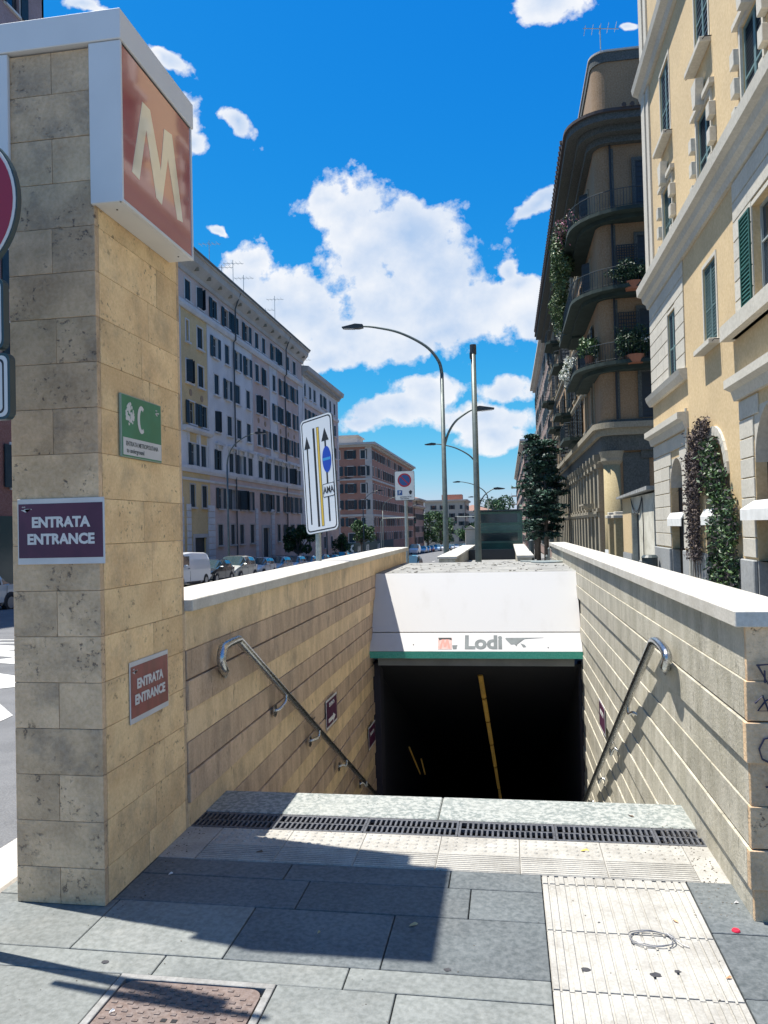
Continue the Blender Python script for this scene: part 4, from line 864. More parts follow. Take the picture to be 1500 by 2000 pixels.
# ---- generic block for the rest of the street
def far_window(w, h, trim, sm, mode):
    k = ('fw', w, h, trim.name, sm.name, mode)
    if k not in MC:
        b = MB(); t = .14; b.box(-w / 2 - t, -w / 2, -.06, 0, -.1, h + t).box(w / 2, w / 2 + t, -.06, 0, -.1, h + t).box(-w / 2, w / 2, -.06, 0, h, h + t).box(-w / 2, w / 2, -.12, 0, -.12, 0)
        b.mi = 1; b.quad((-w / 2, .15, 0), (w / 2, .15, 0), (w / 2, .15, h), (-w / 2, .15, h)); b.mi = 2
        if mode == 'open':
            b.box(-w - .03, -w / 2 - .02, -.12, -.07, 0, h).box(w / 2 + .02, w + .03, -.12, -.07, 0, h)
        elif mode == 'closed': b.box(-w / 2, -.01, .04, .08, 0, h).box(.01, w / 2, .04, .08, 0, h)
        MC[k] = b.mesh('window', [trim, glass, sm])
    return MC[k]
def block(label, loc, rz, Lx, D, zbase, ztop, wall, trim, floors, sp, ends=(), attic=None, w=1.1, seed=0, base=None, roof='flat', corn=.9, s_off=1.6, quoins=False, sm=None, e_off=1.6, e_sp=None):
    """block whose long side is y = 0; ends: -1 / +1 for the end walls seen; floors: (z, height)"""
    r = random.Random(seed); t = thing('apartment_building', label, 'building', (loc[0], loc[1], zbase), rz); sm = sm or shut_b; Z = lambda z: z - zbase
    cols = []; s = s_off
    while s < Lx - 1.2: cols.append(s); s += sp
    holes = [(q(c - w / 2, .01), q(c + w / 2, .01), Z(z), Z(z) + h) for c in cols for z, h in floors]
    top = Z(ztop); bz = Z(base[0]) if base else None
    segs = [(0, bz, base[1]), (bz, top, wall)] if base else [(0, top, wall)]
    for a, b, m_ in segs: sheet(t, 0, Lx, a, b, holes, m_, depth=.16)
    MB().box(.16, Lx - .16, .165, D, -2.5, top + .1).build('body', wall, t)
    for c in cols:
        for z, h in floors: put(far_window(w, h, trim, sm, r.choice(['open', 'open', 'closed'])), 'window', t, (c, 0, Z(z)))
    for e in ends:
        ec = []; s = e_off
        while s < D - 1.2: ec.append(s); s += (e_sp or sp)
        # wall plane through the end, skin runs along +-y
        if e < 0: R_, o_ = R(-90), (0, D, 0); f = lambda s_: D - s_
        else: R_, o_ = R(90), (Lx, 0, 0); f = lambda s_: s_
        eh = [(f(c) - w / 2, f(c) + w / 2, Z(z), Z(z) + h) for c in ec for z, h in floors]
        for a, b, m_ in segs: sheet(t, 0, D, a, b, eh, m_, depth=.16, rz=R_, loc=o_)
        for c in ec:
            for z, h in floors: put(far_window(w, h, trim, sm, r.choice(['open', 'open', 'closed'])), 'window', t, (0 if e < 0 else Lx, c, Z(z)), R_)
    def ring(z0, z1, p, nm, m_): MB().box(-p if -1 in ends else 0, Lx + (p if 1 in ends else 0), -p, D, z0, z1).build(nm, m_, t)
    ring(top, top + .35, corn * .5, 'cornice', trim); ring(top + .352, top + .75, corn, 'cornice', trim)
    if roof == 'hip':
        mb = MB(); z0, z1 = top + .76, top + .76 + min(D, Lx) * .16; k = min(D, Lx) / 2
        A = [(-corn, -corn), (Lx + corn, -corn), (Lx + corn, D), (-corn, D)]; B_ = [(k, k), (Lx - k, k), (Lx - k, D - k), (k, D - k)]
        for i in range(4): j = (i + 1) % 4; mb.quad((*A[i], z0), (*A[j], z0), (*B_[j], z1), (*B_[i], z1))
        mb.quad(*[(x, y, z1) for x, y in B_]); mb.build('roof', roofm, t)
    if base: ring(bz - .15, bz + .25, .18, 'string_course', trim)
    return t, Z
# brick coloured corner block
bk, Zk = block('brick-red corner block with grey trim and dark windows, behind the lane sign', (-24, 136, 0), R(90), 61, 30, zg(140), 16.3, P_brick, P_btrim,
               [(14.2, 1.5), (11.1, 1.7), (8.0, 1.65), (5.05, 1.65), (2.0, 1.5), (-.9, 1.6)], 3.15, ends=(-1,), w=1.05, seed=3, base=(3.9, P_brick), corn=1.0, s_off=2.2, e_off=1.3, e_sp=2.45)
MB().box(-.18, 61, -.18, 30, Zk(10.3), Zk(10.65)).build('string_course', P_btrim, bk)
MB().box(-.06, 1.1, -.06, 1.0, 0, Zk(16.3)).build('corner_pilaster', P_btrim, bk)
for k in range(16): MB().box(-.16, 1.25 - .25 * (k % 2), -.16, 1.15, k * .46 + .03, k * .46 + .43).build('quoin_block', P_btrim, bk)
MB().box(3, 9, 3, 12, Zk(17.05), Zk(18.6)).build('roof_house', P_btrim, bk); MB().box(2.7, 9.3, 2.7, 12.3, Zk(18.6), Zk(18.85)).build('roof_house_slab', P_btrim, bk)
# pink house hidden mostly by the pillar
pk, Zp = block('tall pink apartment house rising behind the pillar, maroon at street level', (-24, 16, 0), R(90), 21.6, 14, zg(30), 31.2, P_lilac, P_trim,
               [(28.2, 1.9), (24.6, 1.9), (21.0, 1.9), (17.4, 1.9), (13.8, 1.9), (10.2, 1.9), (4.0, 2.1)], 3.6, ends=(1,), w=1.15, seed=5, base=(8.6, P_maroon), corn=.9, s_off=.9)
gr_ = MB()
for k in range(9):
    gr_.tube([(18.2 + k * .25 - .0, -.1, Zp(4.0)), (18.2 + k * .25 + .6, -.1, Zp(6.1))], .02, 4); gr_.tube([(18.2 + k * .25 + .6, -.12, Zp(4.0)), (18.2 + k * .25, -.12, Zp(6.1))], .02, 4)
gr_.build('window_grille', galv, pk)
MB().box(15.5, 19.0, -.05, -.002, 0, Zp(2.6)).build('shop_front', M('shop_dark', (.02, .06, .06), rough=.3), pk)
# distance, left
block('low dusty pink house past the brick-red block, beside the green trees', (-24.5, 205, 0), R(90), 22, 16, zg(205), 6.8, plaster('plaster_dusty_pink', (.34, .24, .21)), P_btrim, [(3.6, 1.6), (.2, 1.6), (-3.0, 1.8)], 3.2, ends=(-1,), seed=8)
block('narrow ochre house with roof terrace far down the left side', (-27, 232, 0), R(90), 20, 14, zg(232), 9.6, plaster('plaster_far_ochre', (.36, .27, .19)), P_btrim, [(6.6, 1.5), (3.4, 1.5), (.2, 1.5), (-3, 1.6)], 3.4, ends=(-1,), seed=9, roof='hip')
block('beige house with red roof terrace closing the left side of the street', (-16, 300, 0), R(90), 30, 16, zg(300), 11.2, plaster('plaster_far_beige', (.40, .37, .31)), P_btrim, [(8.2, 1.6), (5, 1.6), (1.8, 1.6), (-1.4, 1.6), (-4.4, 1.6)], 3.6, ends=(-1,), seed=10)
block('grey-beige house farthest down the street, low behind the cars', (-8, 420, 0), R(90), 60, 22, zg(400), 9, plaster('plaster_far_grey', (.33, .31, .28)), P_btrim, [(5.6, 1.6), (2.4, 1.6), (-.8, 1.6), (-4, 1.6)], 4, ends=(-1,), seed=12, roof='hip')
o = MB().box(-4, 4, -4, 4, 0, 2.2).build('roof_pavilion', plaster('plaster_terracotta', (.42, .15, .09)), None, (-21.5, 309, 11.95)); tag(o, 'small terracotta pavilion on the roof of the far beige house', 'roof pavilion')
# distance, right
block('brown apartment house next past the dark corner palazzo, right side', (5.6, 142, 0), R(-90), 52, 14, zg(120), 25.5, plaster('plaster_brown', (.27, .17, .13)), P_btrim, [(22.4, 1.9), (19.0, 1.9), (15.6, 1.9), (12.2, 1.9), (8.8, 1.9), (5.4, 1.9), (2, 1.9), (-1.6, 2.0)], 3.4, ends=(1,), seed=14)
fb, Zf = block('distant salmon apartment house with stacked balconies at the right street end', (4.2, 330, 0), R(-90), 150, 14, zg(300), 20.5, plaster('plaster_salmon', (.40, .24, .19)), P_btrim, [(17.4, 1.9), (14.0, 1.9), (10.6, 1.9), (7.2, 1.9), (3.8, 1.9), (.4, 1.9), (-3, 1.9)], 3.8, ends=(1,), seed=15)
for z in (17.0, 13.6, 10.2, 6.8, 3.4):
    MB().box(2, 12, -2.2, -.0, Zf(z) - .2, Zf(z)).box(2, 12, -2.2, -2.1, Zf(z), Zf(z) + 1).build('balcony', P_btrim, fb)
# ================================================================== YELLOW PALAZZO (right)
ye = thing('palazzo', 'sunlit yellow and cream palazzo with rusticated piers, arches and green shutters', 'building', (5, 27.2, -1.2), R(-90))
ZY = -1.2; zy = lambda z: z - ZY
YL = 22.0
colA, colB, colC, colD = 3.35, 7.65, 11.65, 16.4
ywin = []   # (s, z0, w, h, mode, shutter, style)
for c, md in ((colA, 'closed'), (colB, 'closed'), (colC - .3, 'closed'), (colD, 'open')):
    ywin += [(c, 16.6, 1.25, 2.3, 'closed', shut_y, 'sill'), (c, 12.95, 1.25, 2.3, 'closed', shut_y, 'sill'), (c, 9.6, 1.3, 2.05, 'closed', shut_gr if c == colA else shut_y, 'gibbs')]
ywin += [(colA, 5.85, 1.05, 2.0, 'closed', shut_y, 'plain'), (colB, 5.85, 1.15, 2.0, 'closed', shut_gr, 'sill'), (colC, 5.85, 1.35, 2.0, 'open', shut_g, 'plain'), (colD, 5.85, 1.2, 2.0, 'closed', shut_g, 'sill')]
arch = [(2.45, 4.15, 2.62), (6.6, 8.6, 2.65), (10.65, 12.9, 2.75), (15.3, 17.3, 2.65)]
holes = [(c - w / 2, c + w / 2, zy(z), zy(z) + h) for (c, z, w, h, *_r) in ywin] + [(a, b, 0, zy(z) + (b - a) / 2) for a, b, z in arch]
sheet(ye, 0, YL, zy(.75), zy(22.5), holes, P_gold, depth=.22); sheet(ye, 0, YL, 0, zy(.75), holes, P_plinth, depth=.22)
MB().box(.0, YL, .75, 12, -1, zy(22.5)).box(0, 2.4, .22, .75, -1, zy(22.5)).box(4.2, 6.55, .22, .75, -1, zy(22.5)).box(8.65, 10.6, .22, .75, -1, zy(22.5)).box(12.95, YL, .22, .75, -1, zy(22.5)).box(2.4, 4.2, .22, .75, zy(4), zy(22.5)).box(6.55, 8.65, .22, .75, zy(4), zy(22.5)).box(10.6, 12.95, .22, .75, zy(4.2), zy(22.5)).build('body', M('interior_dark', (.10, .09, .08), rough=.95), ye)
for a, b, z in arch:            # arch spandrels, ring and contents
    r = (b - a) / 2; c = (a + b) / 2; N_ = 14
    mb = MB(); P = [(c + r * math.cos(math.pi * k / N_), zy(z) + r * math.sin(math.pi * k / N_)) for k in range(N_ + 1)]
    for k in range(N_):
        (x0, z0), (x1, z1) = P[k], P[k + 1]; t_ = zy(z) + r + .001
        mb.quad((x1, 0, z1), (x0, 0, z0), (x0, 0, t_), (x1, 0, t_)); mb.quad((x0, 0, z0), (x1, 0, z1), (x1, .6, z1), (x0, .6, z0))
    mb.build('arch_wall', P_gold if a > 6 and a < 8 else P_cream, ye)
    if 6 < a < 8:
        for k in range(N_):
            t0, t1 = math.pi * k / N_, math.pi * (k + 1) / N_ - .01
            MB().prism([(c + q_ * math.cos(t), zy(z) + q_ * math.sin(t)) for q_, t in ((r, t0), (r + .22, t0), (r + .22, t1), (r, t1))], -.06, -.002, 'y').build('arch_stone', P_cream, ye, fix=True)
    gm_ = MB(); zt = zy(z) - .05
    rustred = M('wrought_red_brown', (.20, .07, .04), (.12, .04, .03), 6, rough=.6)
    gm_.box(a, b, .30, .34, zt, zt + .05).box(a, b, .30, .34, zt - .75, zt - .70)
    for k in range(9): gm_.tube([(a + (b - a) * k / 8, .32, zt - .7), (a + (b - a) * ((k + 3) % 9) / 8, .32, zt)], .018, 5); gm_.tube([(a + (b - a) * (k + .5) / 9, .32, zt - .7), (a + (b - a) * (k + .5) / 9, .32, zt)], .014, 4)
    gm_.box(a, b, .36, .38, zt - .7, zt).build('transom_grille', rustred, ye)
    d = MB(); d.box(a, b, .6, .64, -.5, zt - .75); o = d.build('door', M('door_night', (.012, .016, .022), rough=.4), ye)
    g_ = MB()
    for k in range(11): g_.tube([(a + (b - a) * (k + .5) / 11, .52, 0), (a + (b - a) * (k + .5) / 11, .52, zt - 1.1)], .014, 5)
    for z_ in (.3, 1.2, 2.1): g_.box(a, b, .50, .54, z_, z_ + .04)
    g_.build('gate_bars', M('gate_iron', (.05, .06, .07), rough=.5), o)
    # awning
    aw = MB(); aw.prism([(-.02, zt - .72), (-.30 if a > 9 else -.12, zt - .90), (-.30 if a > 9 else -.12, zt - 1.12), (-.28 if a > 9 else -.10, zt - 1.12), (-.28 if a > 9 else -.10, zt - .93), (0, zt - .76)], a - .1, b + .1, 'x'); aw.build('awning', M('awning_white', (.72, .72, .70), (.62, .62, .6), 4, rough=.8), ye, fix=True)
for (c, z, w, h, md, smt, style) in ywin:
    o = window(ye, c, zy(z), w, h, md, P_cream, smt, sill=False, slats=22 if z < 12 else 14, t=.09, proud=.02 if style != 'gibbs' else .05)
    if style == 'sill': MB().box(-w / 2 - .16, w / 2 + .16, -.26, -.001, -.13, -.0, c=.01).build('sill', P_cream, o)
    if style == 'gibbs':
        for k, zz in enumerate((.15, .75, 1.35)):
            for sd_ in (-1, 1): MB().box(min(sd_ * (w / 2 + .09), sd_ * (w / 2 + .36)), max(sd_ * (w / 2 + .09), sd_ * (w / 2 + .36)), -.16, -.001, zz, zz + .34, c=.01).build('quoin_block', P_cream, o)
        MB().prism([(-.13, h + .02), (.13, h + .02), (.24, h + .62), (-.24, h + .62)], -.24, -.051, 'y').build('keystone', P_cream, o, fix=True)
        for a_, b_ in ((-w / 2 - .3, -.2), (.2, w / 2 + .3)): MB().box(a_, b_, -.12, -.001, h + .10, h + .22).build('lintel', P_cream, o)
# mouldings
moulding(ye, -.12, YL, [(-.02, zy(8.85)), (.08, zy(8.85)), (.12, zy(9.0)), (.22, zy(9.08)), (.26, zy(9.25)), (.40, zy(9.3)), (.42, zy(9.55)), (-.02, zy(9.58))], P_cream)
moulding(ye, -.15, YL, [(-.02, zy(16.0)), (.1, zy(16.0)), (.16, zy(16.2)), (.34, zy(16.3)), (.38, zy(16.5)), (-.02, zy(16.52))], P_cream)
for a, b in ((-.10, 5.05), (9.65, 14.1)):
    moulding(ye, a, b, [(-.02, zy(5.5)), (.1, zy(5.5)), (.2, zy(5.65)), (.24, zy(5.8)), (-.02, zy(5.82))], P_cream, 'sill_course')
    moulding(ye, a, b, [(-.02, zy(4.15)), (.1, zy(4.15)), (.16, zy(4.35)), (.3, zy(4.42)), (.3, zy(4.6)), (-.02, zy(4.62))], P_cream, 'cornice')
MB().box(9.4, 14.3, -.28, -.001, zy(5.5), zy(5.82)).build('window_shelf', P_cream, ye)
# rusticated blocks of the piers
rb = random.Random(4)
def courses_(s0, s1, z0, z1, hc, holes_, archs=()):
    n = max(1, round((z1 - z0) / hc)); hc = (z1 - z0) / n
    for k in range(n):
        za, zb2 = z0 + k * hc, z0 + (k + 1) * hc
        segs = [(s0, s1)]
        for (a, b, c, d) in holes_:
            if d > za + .02 and c < zb2 - .02: segs = [t_ for (u, v) in segs for t_ in ((u, min(v, a)), (max(u, b), v)) if t_[1] - t_[0] > .03 and not (t_[0] >= a and t_[1] <= b)]
        for u, v in segs:
            x = u
            while x < v - .01:
                e = min(v, x + rb.uniform(.9, 1.5)); 
                if v - e < .35: e = v
                MB().box(x + .006, e - .006, -.035, -.0005, za + .012, zb2 - .012, c=.008).build('ashlar_block', P_cream, ye); x = e
for s0, s1 in ((.0, 4.95), (9.75, 14.0)):
    courses_(s0, s1, zy(5.83), zy(8.83), .43, holes)
    hl = [h for h in holes]
    ah = []
    for a, b, z in arch:
        r = (b - a) / 2; c = (a + b) / 2; ah.append((a - .02, b + .02, 0, zy(z)))
        for k in range(4): z0 = zy(z) + r * k / 4; ww = math.sqrt(max(0, r * r - (r * k / 4) ** 2)); ah.append((c - ww - .03, c + ww + .03, z0, z0 + r / 4))
    courses_(s0, s1, zy(.80), zy(4.12), .415, ah)
for s0, s1 in ((0, 2.4), (4.2, 5.0), (9.7, 10.6), (12.95, 14.0)): MB().box(s0, s1, -.09, -.001, 0, zy(.76), c=.02).build('plinth_block', P_plinth, ye)
for a_, b_ in ((5.05, 6.55), (8.65, 9.65)): MB().box(a_, b_, -.03, -.001, 0, zy(.76)).build('plinth_block', P_plinth, ye)
for a_, b_, c_, d_, e_ in ((0, .55, -.10, 9.6, 15.98), (.62, 1.05, -.06, 9.6, 15.98), (0, .55, -.10, 16.55, 22), (.62, 1.05, -.06, 16.55, 22)): MB().box(a_, b_, c_, -.001, zy(d_), zy(e_)).build('corner_pilaster', P_cream, ye)
MB().box(-.5, YL, -.6, 12, zy(22.5), zy(23.2)).build('eaves', P_cream, ye)
MB().tube([(5.02, -.06, zy(4.7)), (5.02, -.06, 0)], .04, 8).build('downpipe', P_cream, ye)
hk = MB()
for c in (colA, colB): 
    for z in (12.9, 5.8):
        for sd_ in (-.85, .85): hk.tube([(c + sd_, 0, zy(z)), (c + sd_, -.16, zy(z)), (c + sd_ - .03, -.2, zy(z) - .05)], .012, 4)
hk.build('shutter_hook', black, ye)
# vine over the second arch
def vine(name, label, boxes, n, size, mats, stems, loc, cat='climbing plant'):
    t = thing(name, label, cat, loc, R(-90)); r = random.Random(n)
    pts = []
    tot = sum((b[1] - b[0]) * (b[3] - b[2]) for b in boxes)
    for b in boxes:
        for k in range(int(n * (b[1] - b[0]) * (b[3] - b[2]) / tot)):
            x, z = r.uniform(b[0], b[1]), r.uniform(b[2], b[3])
            if len(b) > 4 and math.sin(x * 7 + b[4]) * math.sin(z * 5) > .55: continue
            pts.append((x + r.gauss(0, .05), -.05 - abs(r.gauss(0, .09)), z + r.gauss(0, .05)))
    h = len(pts)
    mb = MB().leaves(pts, size); mb.m = [r.choice(range(len(mats))) for _ in mb.f]; o = mb.build('foliage', mats, t); tag(o, kind='stuff')
    st_ = MB()
    for (x, z0, z1, rr_) in stems:
        p = [(x + .06 * math.sin(k * 1.7 + x), -.06, z0 + (z1 - z0) * k / 8) for k in range(9)]; st_.tube(p, [rr_ * (1 - .07 * k) for k in range(9)], 6)
    st_.build('stem', M('bark_pale', (.22, .19, .16), (.13, .11, .09), 12, rough=.9), t)
    return t
lfA = M('ivy_leaf', (.035, .085, .03), (.02, .055, .02), 3, rough=.5, rnd=0); lfB = M('ivy_leaf_light', (.09, .16, .05), rough=.5); lfC = M('ivy_leaf_dark', (.015, .04, .018), rough=.5); lfD = M('dry_vine', (.17, .13, .11), (.09, .07, .06), 6, rough=.9); lfE = M('dry_vine_dark', (.05, .04, .045), rough=.9)
vine('dry_vine', 'leafless brown vine climbing the yellow wall left of the second arch', [(5.35, 6.45, zy(.55), zy(2.6)), (5.3, 6.75, zy(2.3), zy(3.3)), (5.7, 7.3, zy(3.1), zy(3.9)), (6.5, 7.6, zy(3.7), zy(4.1))], 6000, .045, [lfD, lfE, lfE], [(5.7, 0, zy(3), .03), (6.0, 0, zy(3.4), .025), (5.5, 0, zy(2), .02), (6.25, 0, zy(3.6), .02)], (4.97, 27.2, ZY))
vine('ivy', 'green ivy hanging over the right half of the second arch', [(7.9, 9.6, zy(1.2), zy(2.3), 1), (8.3, 9.6, zy(-.6), zy(1.3), 2), (7.5, 8.6, zy(-.3), zy(1.7), .4), (7.0, 8.3, zy(2.4), zy(3.5), 2), (7.6, 8.9, zy(2.0), zy(2.9), 3), (7.6, 8.6, zy(-.9), zy(-.1), 1)], 8500, .06, [lfA, lfA, lfB, lfC, lfE], [(8.75, 0, zy(2.6), .06), (8.9, 0, zy(2.2), .03), (8.5, 0, zy(2.9), .03)], (4.97, 27.2, ZY))

# ---- small outbuilding between the two palazzi
sh = thing('outbuilding', 'low cream and grey outbuilding with dark door and dangling cables, between the palazzi', 'outbuilding', (5.1, 35.4, -1.4), R(-90))
sz = lambda z: z + 1.4
P_soil = M('stucco_soiled', (.92, .88, .74), (.74, .70, .56), 1.2, rough=.9, bump=.3, bscale=20, dirt=(.30, .28, .23), dscale=1.5, damt=.6)
sheet(sh, 0, 7.2, 0, sz(2.62), [(2.35, 4.05, 0, sz(1.95))], P_soil, depth=.35); MB().box(0, 7.2, .36, 5, 0, sz(2.62)).build('body', plaster('plaster_shade_brown', (.30, .23, .16)), sh)
MB().box(-.02, 2.3, -.02, -.001, sz(.3), sz(2.62)).build('yellow_patch', P_gold, sh)
for a_, b_, c_ in ((-.03, 2.3, .28), (4.1, 7.15, .1)): MB().box(a_, b_, -.05, -.001, 0, sz(c_)).build('plinth', P_plinth, sh)
MB().box(2.37, 3.3, .2, .25, 0, sz(1.93)).build('door', M('door_night'), sh)
o = MB().box(3.3, 4.03, .26, .30, 0, sz(1.2)).build('brick_infill', M('brick_pale', (.36, .38, .38), (.22, .24, .24), 3, rough=.9), sh)
for k in range(11):
    for j in range(2): MB().box(3.32 + j * .36, 3.66 + j * .36, .235, .259, .05 + k * .23, .26 + k * .23).build('brick', M('brick_pale'), o)
MB().prism([(-.3, sz(2.63)), (7.3, sz(2.72)), (7.3, sz(2.86)), (-.3, sz(2.72))], -.25, 5.0, 'y').build('roof', M('corrugated_grey', (.35, .36, .35), (.22, .22, .21), 4, rough=.8), sh, fix=True)
cb = MB()
for d in (0, .12): cb.tube([(2.6 + 2.6 * k / 10, -.06, sz(2.55 - (.55 + d) * (1 - ((k - 5) / 5) ** 2))) for k in range(11)], .02, 5)
cb.tube([(5.2, -.05, sz(2.5)), (5.3, -.05, sz(1.5)), (5.25, -.05, sz(.2))], .02, 5).build('cable', black, sh)
for i, (y_, lb_) in enumerate(((37.2, 'tall cream gatepost nearer the outbuilding, with a white cap'), (39.4, 'tall cream gatepost nearer the dark palazzo, with a white cap'))):
    g_ = thing('gatepost', lb_, 'gatepost', (5.0, y_, -1.3), 0, 'gateposts'); MB().box(-.05, .5, -.28, .28, 0, 3.1, c=.01).build('shaft', P_lit, g_); MB().box(-.15, .6, -.38, .38, 3.1, 3.25, c=.02).box(-.05, .5, -.28, .28, 3.25, 3.4, c=.02).build('cap', P_cream, g_)
gt = thing('garden_gate', 'dark iron garden gate between the two gateposts', 'gate', (5.25, 37.5, -1.3)); b = MB()
for k in range(11): b.tube([(0, .05 + k * .16, 0), (0, .05 + k * .16, 1.9)], .014, 5)
b.build('gate_bar', black, gt); MB().box(-.02, .02, 0, 1.62, .15, .2).box(-.02, .02, 0, 1.62, 1.7, 1.75).build('gate_rail', black, gt)
MB().box(.0, .4, 37.5 - 37.5, 1.6, 2.2, 2.9).build('gate_lintel', P_tan, gt)

# ================================================================== DARK CORNER PALAZZO
dp = thing('palazzo', 'tall ochre-brown palazzo with a rounded corner, wrapped balconies and deep eaves, mostly in shade', 'building', (5, 86, -2.6), R(-90))
ZD = -2.6; zd = lambda z: z - ZD
RC = .75
def plan(e, y1=11, s0=0, n=8):
    p = [(s0, -e), (45 - RC, -e)] + [(45 - RC + (RC + e) * math.sin(R(90 * k / n)), RC - (RC + e) * math.cos(R(90 * k / n))) for k in range(1, n)] + [(45 + e, RC), (45 + e, y1), (s0, y1)]
    return p
def mass(name, e, z0, z1, mt, **kw): return MB().prism(plan(e, **kw), zd(z0), zd(z1), 'z').build(name, mt, dp, fix=True)
def plan_in(e, y1=11): return [(.25, .25)] + [(43.4, .25)] + [(45 - .001 - (0), 1.4 + .0)] if 0 else None
# side skin with openings, front + corner as a solid
scol = [2.2 + 3.55 * k for k in range(12)]
sw = [(c, z, 1.15, 2.25) for c in scol for z in (7.15, 10.2, 14.0, 17.9)]
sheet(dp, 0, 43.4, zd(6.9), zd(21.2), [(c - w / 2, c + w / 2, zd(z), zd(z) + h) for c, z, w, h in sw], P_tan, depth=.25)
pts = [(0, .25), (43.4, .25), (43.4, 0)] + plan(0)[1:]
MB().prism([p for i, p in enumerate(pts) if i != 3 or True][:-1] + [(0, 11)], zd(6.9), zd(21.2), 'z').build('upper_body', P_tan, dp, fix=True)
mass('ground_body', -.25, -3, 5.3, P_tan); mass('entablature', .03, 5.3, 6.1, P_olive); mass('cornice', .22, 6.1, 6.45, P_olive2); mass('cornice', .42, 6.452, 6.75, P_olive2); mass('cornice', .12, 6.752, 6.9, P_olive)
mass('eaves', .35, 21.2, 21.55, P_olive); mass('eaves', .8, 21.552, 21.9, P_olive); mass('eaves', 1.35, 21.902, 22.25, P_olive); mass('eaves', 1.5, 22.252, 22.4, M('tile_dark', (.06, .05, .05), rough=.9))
tl = MB()
for k in range(24): tl.tube([(46.6, 1.3 + k * .4, zd(22.45)), (45.2, 1.3 + k * .4, zd(22.7))], .12, 6)
for k in range(70): tl.tube([(43.2 - k * .6, -1.6, zd(22.45)), (43.2 - k * .6, -.2, zd(22.7))], .13, 5)
tag(tl.build('roof_tile', M('tile_dark'), dp), kind='stuff')
mass('penthouse', .0, 22.4, 25.6, P_tan, s0=30); mass('penthouse_parapet', .06, 25.6, 26.1, P_olive, s0=30); mass('penthouse_lip', .12, 26.1, 26.2, P_btrim, s0=30)
for (c, z, w, h) in sw: window(dp, c, zd(z), w, h, wr.choice(['closed', 'closed', 'open', 'ajar']), P_olive2, shut_br, slats=8, t=.16, proud=.08)
for z in (9.55, 13.35, 17.25): moulding(dp, 0, 43.4, BAND(zd(z), zd(z) + .25, .18), P_olive2, 'string_course')
# front (towards the viewer) bays
for z0, z1 in ((6.95, 9.4), (9.8, 13.1), (13.6, 17.0), (17.5, 21.0)):
    MB().box(45.002, 45.05, .80, .92, zd(z0), zd(z1)).build('pilaster_strip', P_olive, dp); MB().box(45.002, 45.05, 3.45, 3.65, zd(z0), zd(z1)).build('pilaster_strip', P_olive, dp)
    for y_, w in ((2.55, 1.1), (6.6, 1.1)):
        o = window(dp, 45.0, zd(z0), w, min(2.75, z1 - z0 - .1), 'closed', P_olive, shut_br, rz=R(90), y=0, sill=False, t=.18, proud=.10); o.location = (45.02, y_, zd(z0)); 
        for ch in o.children:
            if ch.name.startswith('shutter'): ch.location.y = -.06
            if ch.name.startswith('pane'): ch.location.y = -.16
MB().tube([(45.08, .75, zd(6.9)), (45.08, .75, zd(21.2))], .05, 8).build('downpipe', black, dp)
MB().box(45.001, 45.05, 2.4, 3.3, zd(24.1), zd(25.2)).build('window', shut_br, dp)
# wrapped balconies
iron_r = M('railing_iron', (.03, .04, .045), rough=.5); slabm = M('balcony_slab', (.028, .048, .042), (.018, .032, .028), 2, rough=.85)
def bplan(e, s0, y1): return [(s0, -.0), (s0, -e), (43.2, -e)] + [(43.2 + (1.8 + e) * math.sin(R(90 * k / 8)), 1.8 - (1.8 + e) * math.cos(R(90 * k / 8))) for k in range(1, 8)] + [(45 + e, 1.8), (45 + e, y1), (45.0, y1), (45.0, 1.4), (43.6, 0)]
def railing(path, z, par, h=.95, step=.14):
    mb = MB(); pts = [Vector((x, y, 0)) for x, y in path]; seg = [(a, b, (b - a).length) for a, b in zip(pts, pts[1:])]
    for a, b, L_ in seg:
        n = max(1, int(L_ / step))
        for k in range(n): p = a.lerp(b, k / n); mb.tube([(p.x, p.y, z), (p.x, p.y, z + h)], .011 if k % 8 else .02, 4, cap=False)
    mb.tube([(p.x, p.y, z + h) for p in pts], .025, 6); mb.tube([(p.x, p.y, z + .1) for p in pts], .014, 4); return mb.build('railing', iron_r, par)
for z, s0, e in ((17.3, 36.5, 1.35), (13.4, 37.2, 1.3), (9.6, 38.0, 1.25)):
    o = MB().prism(bplan(e, s0, 9.8), zd(z), zd(z + .18), 'z').build('balcony', slabm, dp, fix=True)
    MB().prism(bplan(e * .6, s0 + .3, 9.8), zd(z - .22), zd(z - .001), 'z').build('balcony_corbel', slabm, o, fix=True)
    railing(bplan(e - .08, s0 + .05, 9.8)[0:13], zd(z + .18), o)
for y_, z, L_ in ((53, 13.4, 4.2), (55, 6.95, 4.5), (62.5, 13.4, 4), (62, 9.6, 4), (70, 9.6, 4), (72, 17.3, 4), (80, 13.4, 4), (79, 6.95, 4)):
    s = 86 - y_; o = MB().prism([(s, 0), (s, -.9), (s + .4, -1.25), (s + L_ - .4, -1.25), (s + L_, -.9), (s + L_, 0)], zd(z), zd(z + .2), 'z').build('balcony', slabm, dp, fix=True)
    MB().prism([(s + .3, 0), (s + .5, -.7), (s + L_ - .5, -.7), (s + L_ - .3, 0)], zd(z - .2), zd(z - .001), 'z').build('balcony_corbel', slabm, o, fix=True)
    railing([(s + .05, 0), (s + .05, -.86), (s + .42, -1.18), (s + L_ - .42, -1.18), (s + L_ - .05, -.86), (s + L_ - .05, 0)], zd(z + .2), o, step=.2)
